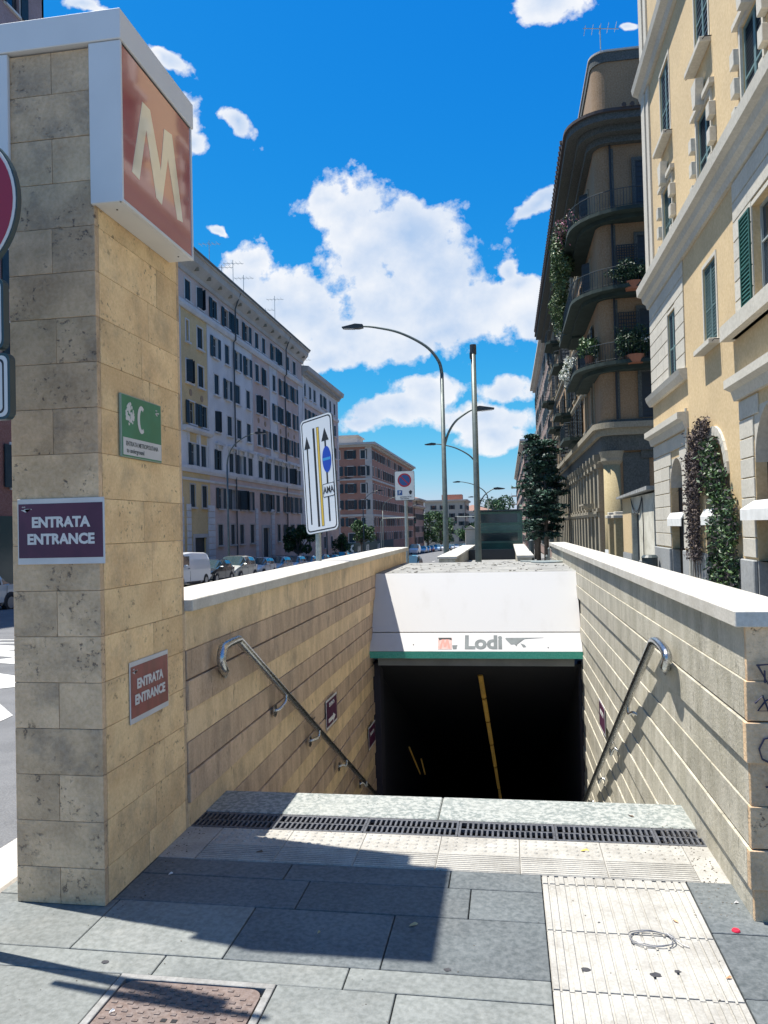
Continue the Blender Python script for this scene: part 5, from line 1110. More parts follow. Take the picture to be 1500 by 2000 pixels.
# ground floor pilasters and dark openings
for k in range(22):
    s = 43.0 - k * 1.95
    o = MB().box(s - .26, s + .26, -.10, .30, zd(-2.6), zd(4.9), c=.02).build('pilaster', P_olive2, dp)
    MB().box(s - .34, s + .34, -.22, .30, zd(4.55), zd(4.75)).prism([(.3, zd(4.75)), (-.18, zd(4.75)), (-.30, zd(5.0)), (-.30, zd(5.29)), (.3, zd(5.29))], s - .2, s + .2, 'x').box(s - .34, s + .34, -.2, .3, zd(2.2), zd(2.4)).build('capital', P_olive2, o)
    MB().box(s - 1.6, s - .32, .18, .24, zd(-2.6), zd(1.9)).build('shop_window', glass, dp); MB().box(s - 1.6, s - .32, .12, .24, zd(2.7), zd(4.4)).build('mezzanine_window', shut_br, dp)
moulding(dp, 0, 42.7, BAND(zd(1.95), zd(2.25), .18), P_olive2, 'string_course')
moulding(dp, 38.2, 41.0, CORN(zd(2.3), zd(2.7), .7), P_olive2, 'door_hood')
mb = MB(); mb.tube([(44.5, .50, zd(-2.6)), (44.5, .50, zd(4.6))], [.47, .45], 28); mb.build('corner_column', P_lit, dp, smooth=True)
MB().tube([(44.5, .50, zd(-2.6)), (44.5, .50, zd(.2))], .49, 28).build('column_foot', plaster('column_foot_grey', (.40, .42, .43)), dp, smooth=True)
MB().tube([(44.5, .50, zd(4.6)), (44.5, .50, zd(4.8)), (44.5, .50, zd(4.95)), (44.5, .50, zd(5.3))], [.45, .58, .58, .66], 28).build('column_capital', P_olive2, dp)
MB().box(44.755, 44.83, 1.0, 2.3, zd(-2), zd(5.2)).build('blind_panel', P_olive, dp); MB().disc((44.86, 1.65, zd(2.6)), .5, 'x', 28, .05).build('blind_roundel', P_olive, dp)
MB().box(44.755, 44.80, 3.0, 4.1, zd(-2), zd(4.4)).build('shop_window', shut_br, dp)
MB().box(44.75, 44.9, 1.9, 11, zd(4.9), zd(5.29)).build('lintel_band', P_olive, dp)
for z0, z1, y0, y1 in ((10.2, 12.4, .95, 1.95), (14.3, 15.9, .95, 1.95)):
    b = MB()
    for k in range(9): b.box(45.10, 45.13, y0 + k * (y1 - y0) / 8 - .02, y0 + k * (y1 - y0) / 8 + .02, zd(z0), zd(z1))
    for k in range(13): b.box(45.135, 45.16, y0, y1, zd(z0) + k * (z1 - z0) / 12 - .02, zd(z0) + k * (z1 - z0) / 12 + .02)
    b.build('trellis', shut_br, dp)
# plants on its balconies
def to_world(s, y, z): return Vector((5 + y, 86 - s, z))
def bush(name, label, c, r, n, size, mats, cat='plant', seed=1, squash=.7, group=None, pot=True):
    t = thing(name, label, cat, c, 0, group); rr_ = random.Random(seed); pts = []
    for k in range(n):
        a, b, q_ = rr_.uniform(0, 6.283), rr_.uniform(-1, 1), rr_.uniform(.25, 1) ** .5; cl = 1 + .35 * math.sin(a * 3 + seed) * math.cos(b * 4)
        pts.append((r[0] * q_ * cl * math.cos(a) * math.sqrt(1 - b * b), r[1] * q_ * cl * math.sin(a) * math.sqrt(1 - b * b), r[2] * (1 + b * q_ * cl)))
    mb = MB().leaves(pts, size); mb.m = [rr_.randrange(len(mats)) for _ in mb.f]; tag(mb.build('foliage', mats, t), kind='stuff')
    if pot: MB().tube([(0, 0, -.3), (0, 0, .1)], [r[0] * .35, r[0] * .45], 10).build('pot', M('terracotta', (.35, .14, .08), rough=.9), t)
    return t
pinkf = M('flower_pink', (.50, .22, .30), rough=.7); whitef = M('flower_white', (.80, .80, .74), rough=.7); olv = M('foliage_olive', (.10, .13, .06), rough=.7)
bush('balcony_plant', 'hanging green creeper on the top wrapped balcony of the dark palazzo', to_world(38.6, -1.35, 15.9), (.7, 2.6, 1.6), 6000, .10, [lfA, olv, lfB], seed=2, pot=False)
bush('balcony_plant', 'pink flowering shrub at the rounded corner of the top balcony', to_world(41.4, -1.1, 17.4), (.8, 1.6, .8), 3000, .09, [pinkf, lfA, olv, lfC], seed=3, pot=False)
bush('balcony_plant', 'loose creeper hanging below the top wrapped balcony', to_world(36.0, -1.3, 13.9), (.6, 1.6, 1.4), 3000, .09, [olv, lfA, lfB], seed=4, pot=False)
bush('balcony_plant', 'dark round shrub before the upper trellis', to_world(45.9, 1.6, 13.6), (1.1, .6, .6), 2600, .07, [lfC, lfA], seed=5)
bush('balcony_plant', 'white flowering plant spilling over the lowest wrapped balcony', to_world(40.0, -1.2, 9.9), (.4, 2.6, .6), 3000, .09, [whitef, whitef, lfA], seed=6, pot=False)
bush('balcony_plant', 'bright green potted palm on the lowest wrapped balcony', to_world(44.4, -.5, 10.3), (.6, .6, .5), 700, .10, [lfB, lfA], seed=7)
bush('balcony_plant', 'dark potted shrub before the lower trellis', to_world(45.9, 1.6, 9.9), (1.1, .5, .8), 2600, .07, [lfC, lfA], seed=8)
bush('balcony_plant', 'silvery trailing plant on the lowest balcony rail beside the yellow palazzo', to_world(46.2, 2.6, 10.5), (.8, .3, .2), 500, .07, [whitef, lfA, lfC], seed=9, pot=False)
bush('balcony_plant', 'green plants crowding a small side balcony of the dark palazzo', to_world(34.5, -1.0, 13.7), (.4, 1.6, .5), 900, .08, [olv, whitef, lfA], seed=10, pot=False)
# roof aerials
def aerial(name, label, loc, h, seed=0):
    t = thing(name, label, 'aerial', loc, 0, 'roof aerials'); r = random.Random(seed); MB().tube([(0, 0, 0), (0, 0, h)], .03, 5).build('mast', galv, t)
    b = MB(); z = h * .92
    b.tube([(-.9, -.2, z), (1.0, .2, z)], .02, 4)
    for k in range(5): x = -.8 + k * .4; b.tube([(x, -.45, z), (x, .45, z)], .015, 4)
    b.build('antenna', galv, t)
for k, (y_, h, lb_) in enumerate(((64.5, 4.2, 'tall mast aerial, first along the long pale roof'), (67.5, 3.0, 'short aerial, second along the long pale roof'), (70.5, 4.5, 'tallest aerial, third along the long pale roof'), (73.5, 4.0, 'thin aerial, fourth along the long pale roof'), (80.5, 2.6, 'low aerial, fifth along the long pale roof'), (84, 5.0, 'long isolated aerial near the far end of the pale roof'), (96, 2.5, 'small aerial on the lower pink block roof'))):
    aerial('roof_aerial', lb_, (-25.5, y_, 23.3 if y_ < 89 else 21.2), h, k)
aerial('roof_aerial', 'vertical aerial standing on the dark palazzo penthouse', (5.6, 42.0, 26.2), 2.0, 9)
o = MB().box(-.25, .25, -.25, .25, 0, 1.2).box(-.35, .35, -.35, .35, 1.2, 1.3).build('chimney', P_btrim, None, (-26, 66.2, 23.3)); tag(o, 'small chimney among the aerials on the long pale roof', 'chimney')
o = MB().box(-.25, .25, -.25, .25, 0, 1.2).box(-.35, .35, -.35, .35, 1.2, 1.3).build('chimney', P_btrim, None, (-26, 82.5, 23.4)); tag(o, 'small chimney near the far end of the long pale roof', 'chimney')
# ================================================================== STREET FURNITURE
pole_m = M('lamp_pole_green_grey', (.13, .16, .15), (.10, .125, .12), 5, rough=.45, metal=.3)
head_m = M('lamp_head_dark', (.03, .035, .04), rough=.4); lens_m = M('lamp_lens', (.5, .52, .55), rough=.2)
def arm(t, pts, r0, r1, hx, nm='arm'):
    p = smooth_path(pts, 6); n = len(p); MB().tube(p, [r0 + (r1 - r0) * k / (n - 1) for k in range(n)], 8).build(nm, pole_m, t, smooth=True)
    e = Vector(pts[-1]); d = (Vector(pts[-1]) - Vector(pts[-2])).normalized(); s = 1 if d.x > 0 else -1; f = e + Vector((s * .78, 0, .0))
    h = MB().prism([(e.x - s * .05, e.z - .06), (e.x + s * .12, e.z - .09), (f.x, f.z - .045), (f.x + s * .02, f.z + .0), (e.x + s * .25, e.z + .10), (e.x - s * .05, e.z + .06)], e.y - .13, e.y + .13, 'y').build('lamp_head', head_m, t, fix=True)
    MB().prism([(e.x + s * .30, e.z - .085), (f.x - s * .06, f.z - .055), (f.x - s * .06, f.z - .07), (e.x + s * .30, e.z - .10)], e.y - .10, e.y + .10, 'y').build('lens', lens_m, h, fix=True)
def median_lamp(x, y, label, lo=True, zt=None):
    b = zg(y) + .12; t = thing('street_lamp', label, 'street lamp', (x, y, b), 0, 'tall curved street lamps along the median'); H = (zt or 8.2 + b + .9) - b
    MB().tube([(0, 0, -.2), (0, 0, 1.2), (0, 0, H - .4)], [.12, .115, .07], 12).build('pole', pole_m, t, smooth=True)
    MB().box(-.14, .14, -.14, .14, 0, .04).build('base_plate', galv, t)
    arm(t, [(0, 0, H - .42), (-.12, 0, H + .1), (-.62, 0, H + .72), (-1.62, 0, H + 1.3), (-2.6, 0, H + 1.58), (-3.15, 0, H + 1.66)], .068, .035, -1)
    if lo: z = H - 3.3; arm(t, [(.02, 0, z), (.2, 0, z + .55), (.5, 0, z + 1.0), (.95, 0, z + 1.32), (1.2, 0, z + 1.44)], .05, .035, 1)
    return t
median_lamp(-2.38, 30, 'tall street lamp with two arms, nearest on the median, over the canopy', zt=8.0)
median_lamp(-2.1, 58, 'two-armed street lamp second along the median, left head beside the big pole', zt=6.2)
median_lamp(-2.1, 88, 'two-armed street lamp third along the median, small behind the glass box', zt=5.0)
median_lamp(-2.1, 122, 'two-armed street lamp fourth along the median', lo=True, zt=4.5)
median_lamp(-2.1, 160, 'smallest two-armed street lamp, farthest on the median', lo=False, zt=3.9)
def side_lamp(x, y, label, H=8.8):
    t = thing('street_lamp', label, 'street lamp', (x, y, zg(y) + .13), 0, 'single-armed lamps before the left facades')
    MB().tube([(0, 0, -.2), (0, 0, 1.2), (0, 0, H - 1.4)], [.09, .085, .06], 10).build('pole', pole_m, t, smooth=True)
    arm(t, [(0, 0, H - 1.42), (.12, 0, H - .8), (.5, 0, H - .1), (1.3, 0, H + .5), (2.2, 0, H + .78)], .06, .03, 1)
side_lamp(-19.75, 52.6, 'single-arm lamp before the pale block, nearest of the left side lamps', 9.4); side_lamp(-19.75, 105, 'slim single-arm lamp before the brick-red block corner'); side_lamp(-19.75, 122, 'slim lamp right of the brick-red corner'); side_lamp(-19.75, 150, 'farthest slim lamp along the brick-red facade')
side_lamp(-19.75, 83, 'slim lamp partly behind the lane sign')
bp = thing('utility_pole', 'thick bare grey-green pole with a capped top behind the canopy', 'pole', (-.76, 20, zp(20)))
MB().tube([(0, 0, -.1), (0, 0, 2.5), (0, 0, 6.25 - zp(20))], [.085, .08, .065], 14).build('shaft', pole_m, bp, smooth=True)
MB().tube([(0, 0, 6.05 - zp(20)), (0, 0, 6.3 - zp(20))], .085, 14).box(-.09, -.05, -.11, .11, 5.95 - zp(20), 6.08 - zp(20)).build('cap', head_m, bp)
def traffic_signal(label, x, y, L_, z, hx):
    b = zg(y) + .12; t = thing('traffic_signal', label, 'traffic light', (x, y, b)); s = 1 if L_ > 0 else -1
    MB().tube([(0, 0, -.1), (0, 0, z - b - .5), (s * .3, 0, z - b), (L_, 0, z - b + .05)], .06, 8).build('mast', galv, t)
    o = MB().box(L_ - .18, L_ + .18, -.14, .14, z - b - .95, z - b + .1, c=.02).build('signal_box', head_m, t)
    for k in range(3): MB().disc((L_, -.15, z - b - .15 - .28 * k), .1, 'y', 12, .02).build('lens', M('signal_lens', (.02, .02, .02), rough=.2) if k != 2 else M('signal_green', (.02, .18, .12), rough=.2), o)
traffic_signal('traffic light hanging over the road from a long arm, left side', -19.6, 119, 5.4, 3.1, 0)
traffic_signal('traffic light hanging over the road from the median side', -3.2, 112, -4.2, 2.9, 0)
# second stair entrance
en = thing('metro_entrance', 'second stair entrance farther on, low travertine walls round dark openings', 'stair entrance', (-.65, 24, zg(24)))
e0 = zg(24); EX = -.65
def ebox(name, x0, x1, y0, y1, z0, z1, m, c=.01): return MB().box(x0 - EX, x1 - EX, y0 - 24, y1 - 24, z0 - e0, z1 - e0, c).build(name, m, en)
ebox('parapet', -2.15, -1.62, 24.03, 37.9, -2, .58, trav_sun); ebox('parapet', .30, .72, 24.03, 37.9, -2, .58, trav_sun)
ebox('coping_slab', -2.20, -1.57, 24, 38, .582, .66, trav_cap); ebox('coping_slab', .26, .78, 24, 38, .582, .66, trav_cap)
ebox('stair_void', -1.61, .295, 24.3, 37.9, -2, -.6, M('door_night'), 0); ebox('end_wall', -1.60, .29, 36.4, 36.8, -2, .45, M('passage_wall_shade'))
ebox('grey_cover', -1.60, .29, 26.6, 31.5, .12, .2, roof_m); ebox('dark_band', -1.60, .29, 24.5, 24.6, -.5, .15, M('door_night'), 0); ebox('dark_band', -1.60, .29, 31.6, 31.7, .1, .62, M('door_night'), 0)
# glass lift box
gx = thing('glass_lift_house', 'green framed glass lift house standing behind the second stair entrance', 'lift house', (-.42, 38.2, zg(38)))
g0 = zg(38); frm = M('frame_green', (.05, .13, .10), (.04, .10, .08), 3, rough=.45); gg = M('glass_green', (.03, .11, .09), (.02, .08, .07), 2, rough=.12, spec=.8); gd = M('glass_dark_teal', (.008, .03, .035), rough=.08, spec=.8)
def gbox(name, x0, x1, y0, y1, z0, z1, m, c=0): return MB().box(x0, x1, y0, y1, z0 - g0, z1 - g0, c).build(name, m, gx)
for x in (-1.12, 1.04): 
    for y in (0, 2.2): gbox('post', x, x + .1, y, y + .1, g0, 2.28, frm)
gbox('roof', -1.22, 1.24, -.1, 2.4, 2.285, 2.36, M('frame_dark', (.03, .05, .05), rough=.4))
for z in (.72, 1.22, 1.62, 2.16): gbox('rail', -1.02, 1.04, .01, .07, z, z + .10, frm)
for z0, z1, m in ((g0, .72, gg), (.82, 1.22, gd), (1.32, 1.62, gg), (1.72, 2.16, gd)): gbox('glass_panel', -1.02, .90, .03, .05, z0, z1, m); gbox('glass_panel', .905, 1.04, .03, .05, z0, z1, gg)
for z0, z1, m in ((g0, 1.2, gg), (1.2, 2.16, gd)): gbox('side_panel', -1.11, -1.09, .1, 2.2, z0, z1, m); gbox('side_panel', 1.09, 1.11, .1, 2.2, z0, z1, m)
gbox('back_panel', -1.02, 1.04, 2.22, 2.25, g0, 2.2, gd)
t = thing('concrete_kiosk', 'pale narrow cabinet beside the glass lift house, left of it', 'cabinet', (-1.85, 38.9, zg(38))); MB().box(-.25, .25, -.2, .2, 0, 2.75, c=.02).build('case', P_btrim, t); MB().prism([(-.3, 2.76), (.3, 2.76), (0, 2.95)], -.25, .25, 'y').build('cap', P_btrim, t, fix=True)
t = thing('metal_bollard', 'thick dark post standing right of the second stair entrance', 'post', (.83, 28, zp(28))); MB().tube([(0, 0, 0), (0, 0, 1.95)], .10, 12).build('shaft', M('bollard_dark', (.03, .045, .05), rough=.5), t); MB().tube([(0, 0, 1.95), (0, 0, 2.0)], [.1, .03], 12).build('cap', M('bollard_dark'), t)
for i, (x, y, h, lb_) in enumerate(((1.6, 33, 1.3, 'slim grey bollard before the dark palazzo, nearer'), (1.85, 36, 1.6, 'slim grey post before the dark palazzo, farther'), (3.1, 30.5, 1.2, 'short white post by the gateposts'))):
    t = thing('bollard', lb_, 'bollard', (x, y, zp(y)), 0, 'thin posts on the right pavement'); MB().tube([(0, 0, 0), (0, 0, h)], .045, 8).build('shaft', galv, t); MB().tube([(0, 0, h), (0, 0, h + .08)], [.06, .03], 8).build('cap', galv, t)
t = thing('litter_bin', 'dark cylindrical bin against the foot of the yellow palazzo', 'bin', (4.6, 26.4, zp(26))); MB().tube([(0, 0, 0), (0, 0, 1.3)], .25, 14).build('drum', M('bollard_dark'), t); MB().tube([(0, 0, 1.3), (0, 0, 1.38)], [.28, .2], 14).build('lid', M('bollard_dark'), t)

# ================================================================== CARS
tyre_m = M('tyre', (.02, .02, .022), rough=.8); rim_m = M('wheel_rim', (.42, .43, .45), rough=.35, metal=.8); cglass = M('car_glass', (.035, .06, .07), rough=.05, spec=.9, coat=1)
lamp_m = M('head_lamp_glass', (.55, .57, .6), rough=.1, coat=1); red_m = M('tail_lamp', (.30, .01, .01), rough=.2, coat=1); plas = M('black_plastic', (.03, .03, .035), rough=.6); plate_m = M('number_plate', (.7, .7, .68), rough=.5)
body_m = M('car_body', (.42, .44, .46), rough=.3, metal=.35, coat=1)
PAINT = {n: M('car_paint_' + n, c, rough=r, metal=mt, coat=1) for n, c, r, mt in (('silver', (.62, .64, .64), .32, .2), ('greige', (.52, .52, .46), .35, .2), ('white', (.74, .75, .76), .35, 0), ('grey', (.30, .34, .35), .3, .2), ('dark', (.03, .04, .05), .3, .3), ('paleblue', (.42, .54, .60), .32, .2), ('red', (.42, .03, .03), .3, 0), ('navy', (.03, .06, .13), .3, .3))}
CARS = {
 'hatch': dict(L=4.1, W=.86, H=1.48, st=[(0, .42, .60, 0), (.07, .66, .72, 0), (.5, .80, .80, 0), (1.02, .92, .84, 0), (1.75, .95, .86, .97), (2.5, .97, .86, 1), (3.35, .99, .85, .97), (3.95, 1.0, .80, 0), (4.06, .78, .77, 0), (4.1, .45, .70, 0)]),
 'mpv': dict(L=4.4, W=.90, H=1.64, st=[(0, .45, .62, 0), (.07, .72, .75, 0), (.5, .88, .83, 0), (.95, 1.0, .87, 0), (1.85, 1.04, .90, .98), (2.7, 1.05, .90, 1), (3.75, 1.06, .88, .96), (4.25, 1.05, .83, 0), (4.37, .8, .80, 0), (4.4, .48, .72, 0)]),
 'saloon': dict(L=4.4, W=.87, H=1.42, st=[(0, .42, .60, 0), (.07, .64, .74, 0), (.55, .78, .82, 0), (1.15, .88, .85, 0), (1.95, .92, .87, .97), (2.6, .93, .87, 1), (3.15, .94, .86, .97), (3.8, .96, .84, 0), (4.33, .92, .80, 0), (4.4, .5, .72, 0)]),
 'van': dict(L=5.0, W=.96, H=1.95, st=[(0, .5, .66, 0), (.07, .88, .82, 0), (.45, 1.02, .90, 0), (.75, 1.12, .93, 0), (1.55, 1.2, .95, .97), (2.5, 1.2, .96, 1), (4.7, 1.2, .95, .98), (4.95, 1.2, .93, .93), (4.985, .9, .92, 0), (5.0, .5, .86, 0)])}
def car_proto(kind):
    c = CARS[kind]; Lc, H = c['L'], c['H']; st = c['st']
    R_ = []
    for (y, belt, w, rf) in st:
        zb_ = .22 if .05 < y < Lc - .05 else .34
        if rf: ro = H * rf; wr_ = w * .80; ring = [(w * .9, zb_), (w, zb_ + .12), (w, belt - .22), (w * .985, belt), (w * .93, belt + (ro - belt) * .45), (wr_, ro - .06), (wr_ * .8, ro), (0, ro + .015)]
        else: ring = [(w * .9, zb_), (w, zb_ + .12), (w, max(zb_ + .14, belt - .16)), (w * .96, belt - .02), (w * .85, belt + .005), (w * .7, belt + .02), (w * .4, belt + .035), (0, belt + .04)]
        R_.append((y, ring))
    body, gl = MB(), MB()
    first = next(i for i, s in enumerate(st) if s[3]); last = max(i for i, s in enumerate(st) if s[3])
    for i in range(len(R_) - 1):
        (ya, ra), (yb, rb_) = R_[i], R_[i + 1]
        for j in range(7):
            for s in (-1, 1):
                p = [(s * ra[j][0], ya, ra[j][1]), (s * rb_[j][0], yb, rb_[j][1]), (s * rb_[j + 1][0], yb, rb_[j + 1][1]), (s * ra[j + 1][0], ya, ra[j + 1][1])]
                if s < 0: p = p[::-1]
                side = j in (3, 4) and first - 1 <= i <= last and not (kind == 'van' and i >= first)
                ws = i == first - 1 and j >= 5; rwn = i == last and j >= 5 and kind != 'van'
                (gl if (side or ws or rwn) else body).quad(*p)
    for (y, r), rev in ((R_[0], 0), (R_[-1], 1)):
        pts = [(x, y, z) for x, z in r] + [(-x, y, z) for x, z in r[::-1][1:]]; body.quad(*(pts if rev else pts[::-1]))
    if kind == 'van':
        for s in (-1, 1): gl.box(s * .935, s * .962, .95, 1.85, 1.22, 1.72)
    P = {}
    P['body'] = body.mesh('body', body_m, True); P['window_glass'] = gl.mesh('window_glass', cglass, False)
    pil_ = MB()
    for i in range(first, last + 1):
        y, r = R_[i]
        if kind == 'van' and i > first: continue
        for s in (-1, 1):
            for a, b in ((3, 4), (4, 5)):
                x0, z0 = r[a]; x1, z1 = r[b]; w = .045
                pil_.quad((s * (x0 + .006), y - w, z0), (s * (x0 + .006), y + w, z0), (s * (x1 + .006), y + w, z1), (s * (x1 + .006), y - w, z1))
    P['pillar'] = pil_.mesh('pillar', body_m if kind == 'van' else body_m)
    w1 = MB().tube([(-.10, 0, 0), (-.085, 0, 0), (.085, 0, 0), (.10, 0, 0)], [.27, .315, .315, .27], 20).mesh('tyre', tyre_m, False)
    rm = MB(); rm.tube([(-.105, 0, 0), (.105, 0, 0)], .20, 16)
    P['tyre'] = w1; P['rim'] = rm.mesh('rim', rim_m); ft = st[1]
    P['headlight'] = MB().prism([(-.17, -.05), (.17, -.07), (.19, .05), (-.13, .09)], -.03, .16, 'y').mesh('headlight', lamp_m); P['tail_light'] = MB().box(-.13, .13, -.05, .04, -.1, .12, c=.02).mesh('tail_light', red_m)
    P['grille'] = MB().box(-.38, .38, -.02, .03, -.05, .05, c=.01).mesh('grille', plas); P['bumper'] = MB().box(-.66, .66, -.04, .1, -.07, .07, c=.03).mesh('bumper', plas)
    P['number_plate'] = MB().box(-.26, .26, -.012, .0, -.055, .055).mesh('number_plate', plate_m); P['mirror'] = MB().box(-.1, .1, -.06, .06, -.06, .07, c=.03).mesh('mirror', body_m); P['sill'] = MB().box(-.02, .02, -.9, .9, -.05, .05).mesh('sill', plas)
    P['door_gap'] = MB().box(-.004, .004, -.006, .006, 0, .55).mesh('door_gap', plas); P['door_handle'] = MB().box(-.012, .012, -.09, .09, -.015, .015).mesh('door_handle', plas); P['wheel_arch'] = None
    ar = MB(); ar.prism([(.36 * math.cos(R(a)), .36 * math.sin(R(a))) for a in range(-20, 201, 20)], -.008, .008, 'x'); P['wheel_arch'] = ar.mesh('wheel_arch', plas)
    return P
PROTO = {k: car_proto(k) for k in CARS}
def car(kind, label, x, y, paint='silver', rz=0, group='cars parked along the left kerb', detail=True, cat='car', extra=None):
    c = CARS[kind]; P = PROTO[kind]; t = thing('parked_' + ('van' if kind == 'van' else 'car'), label, 'van' if kind == 'van' else cat, (x, y, zg(y + 2) + .006), rz, group); Lc, W, H = c['L'], c['W'], c['H']; pm = PAINT[paint]
    slope = math.atan((zg(y + 4) - zg(y)) / 4); t.rotation_euler = (slope * (1 if abs(rz) < .1 else -1), 0, rz)
    put(P['body'], 'body', t, mat=pm); put(P['window_glass'], 'window_glass', t); put(P['pillar'], 'pillar', t, mat=pm)
    for s in (-1, 1):
        for wy in (.82, Lc - .78):
            k = put(P['tyre'], 'wheel', t, (s * (W - .085), wy, .315))
            if detail: put(P['rim'], 'rim', k, scale=(1, 1, 1)); put(P['wheel_arch'], 'wheel_arch', t, (s * (W - .005), wy, .33))
    if not detail: return t
    for s in (-1, 1):
        hl = put(P['headlight'], 'headlight', t, (s * (W - .26), .05, c['st'][1][1] - .10), scale=(s, 1, 1)); put(P['tail_light'], 'tail_light', t, (s * (W - .22), Lc - .03, .86))
        put(P['mirror'], 'mirror', t, (s * (W + .10), c['st'][3][0] + .42, c['st'][3][1] + .07), mat=pm); put(P['sill'], 'sill', t, (s * (W - .01), Lc / 2, .27))
        for yy in (c['st'][3][0] + .12, c['st'][3][0] + 1.25, c['st'][3][0] + 2.25)[: (2 if kind == 'van' else 3)]: put(P['door_gap'], 'door_gap', t, (s * (W * 1.0 + .001), yy, .36))
        put(P['door_handle'], 'door_handle', t, (s * (W + .005), c['st'][3][0] + 1.08, .84 if kind != 'van' else 1.05))
    put(P['grille'], 'grille', t, (0, .0, c['st'][1][1] - .12)); put(P['bumper'], 'bumper', t, (0, .03, .36)); put(P['number_plate'], 'number_plate', t, (0, -.03, .42)); put(P['number_plate'], 'number_plate', t, (0, Lc + .012, .75), math.pi)
    return t
XC = -18.15
car('van', 'white panel van, first vehicle right of the pillar in the parked row', -18.21, 38.0, 'white')
car('hatch', 'dark car half hidden between the white van and the greige people carrier', XC, 43.15, 'dark')
t = car('mpv', 'silver-beige people carrier parked right of the white van', -18.15, 47.3, 'greige')
for i, (k, p, y, lb_) in enumerate([('hatch', 'white', 52.2, 'white hatchback parked next behind the silver-beige people carrier'), ('hatch', 'silver', 56.8, 'silver hatchback with roof bars, third car after the van'), ('hatch', 'white', 61.3, 'white small car just left of the lane sign pole'), ('saloon', 'paleblue', 65.9, 'pale blue car behind the lane sign pole'),
     ('hatch', 'silver', 70.5, 'silver car just right of the lane sign pole'), ('saloon', 'grey', 75.1, 'teal-grey car second right of the lane sign pole'), ('mpv', 'grey', 79.7, 'dark grey people carrier third right of the lane sign pole'), ('hatch', 'silver', 84.5, 'silver car fourth right of the lane sign pole'), ('hatch', 'dark', 89.1, 'dark hatchback fifth right of the lane sign pole'),
     ('saloon', 'silver', 96, 'silver saloon before the corner of the pink block'), ('hatch', 'white', 101, 'small white car parked before the side street'), ('hatch', 'grey', 106, 'small grey car parked before the side street, last of the near row')]):
    car(k, lb_, XC, y, p, detail=y < 90)
t = bpy.data.objects.new('roof_bar', MB().box(-.6, .6, -.02, .02, 0, .04).box(-.6, .6, .9, .94, 0, .04).mesh('roof_bar', plas)); COL.objects.link(t); t.parent = [o for o in bpy.data.objects if o.get('label', '').startswith('silver hatchback with roof')][0]; t.location = (0, 1.9, 1.5)
car('saloon', 'silver saloon at the left picture edge beyond the pillar', -18.1, 20.9, 'silver', group='cars left of the pillar')
car('hatch', 'dark hatchback farther left, hidden beyond the pillar edge', -17.4, 16.4, 'navy', group='cars left of the pillar', detail=False)
for i, (k, p, x, y, lb_) in enumerate([('van', 'white', -17.8, 145, 'white van beyond the side street, first of the far row'), ('hatch', 'silver', -17.4, 156, 'silver car behind the far white van'), ('saloon', 'white', -17.4, 163, 'white car third in the far row'), ('hatch', 'red', -17.3, 171, 'small red car in the far row'), ('mpv', 'paleblue', -16.4, 178, 'pale car with bright roof behind the red car'), ('saloon', 'dark', -14.5, 186, 'dark car amid the far traffic'), ('hatch', 'white', -16.9, 196, 'tiny white car in far traffic, left lane'), ('hatch', 'silver', -15, 205, 'tiny silver car in far traffic'),
     ('mpv', 'white', -17, 222, 'tiny white people carrier in far traffic'), ('saloon', 'silver', -15.4, 232, 'tiny silver saloon in far traffic'), ('hatch', 'grey', -16.8, 246, 'tiny grey hatchback in far traffic'), ('hatch', 'white', -14.6, 262, 'farthest tiny white car'), ('saloon', 'dark', -16.6, 280, 'farthest tiny dark car'),
     ('hatch', 'dark', -6.4, 47, 'dark car half hidden behind the far end of the left stair wall')]):
    car(k, lb_, x, y, p, detail=False, group='distant traffic')
for i, (y, p, lb_) in enumerate(((118, 'white', 'small white car parked right, beyond the glass lift house'), (126, 'grey', 'small grey car parked right, farther beyond the lift house'))): car('hatch', lb_, 2.2, y, p, detail=False, group='cars parked on the right')
t = thing('parked_scooter', 'dark scooter parked before the pale block', 'scooter', (-20.3, 60, zg(60) + .14)); MB().tube([(0, 0, .25), (0, .15, .5), (0, .7, .45), (0, 1.0, .75)], .12, 8).build('body', PAINT['dark'], t); MB().tube([(0, 1.0, .3), (0, .95, 1.05)], .05, 6).build('steering_column', PAINT['dark'], t)
for y in (.0, 1.05): MB().tube([(-.05, y, .24), (.05, y, .24)], .24, 14).build('wheel', tyre_m, t)
MB().tube([(-.3, .93, 1.05), (.3, .93, 1.05)], .025, 6).build('handlebar', plas, t); MB().box(-.14, .14, .0, .6, .62, .74, c=.04).build('seat', plas, t)

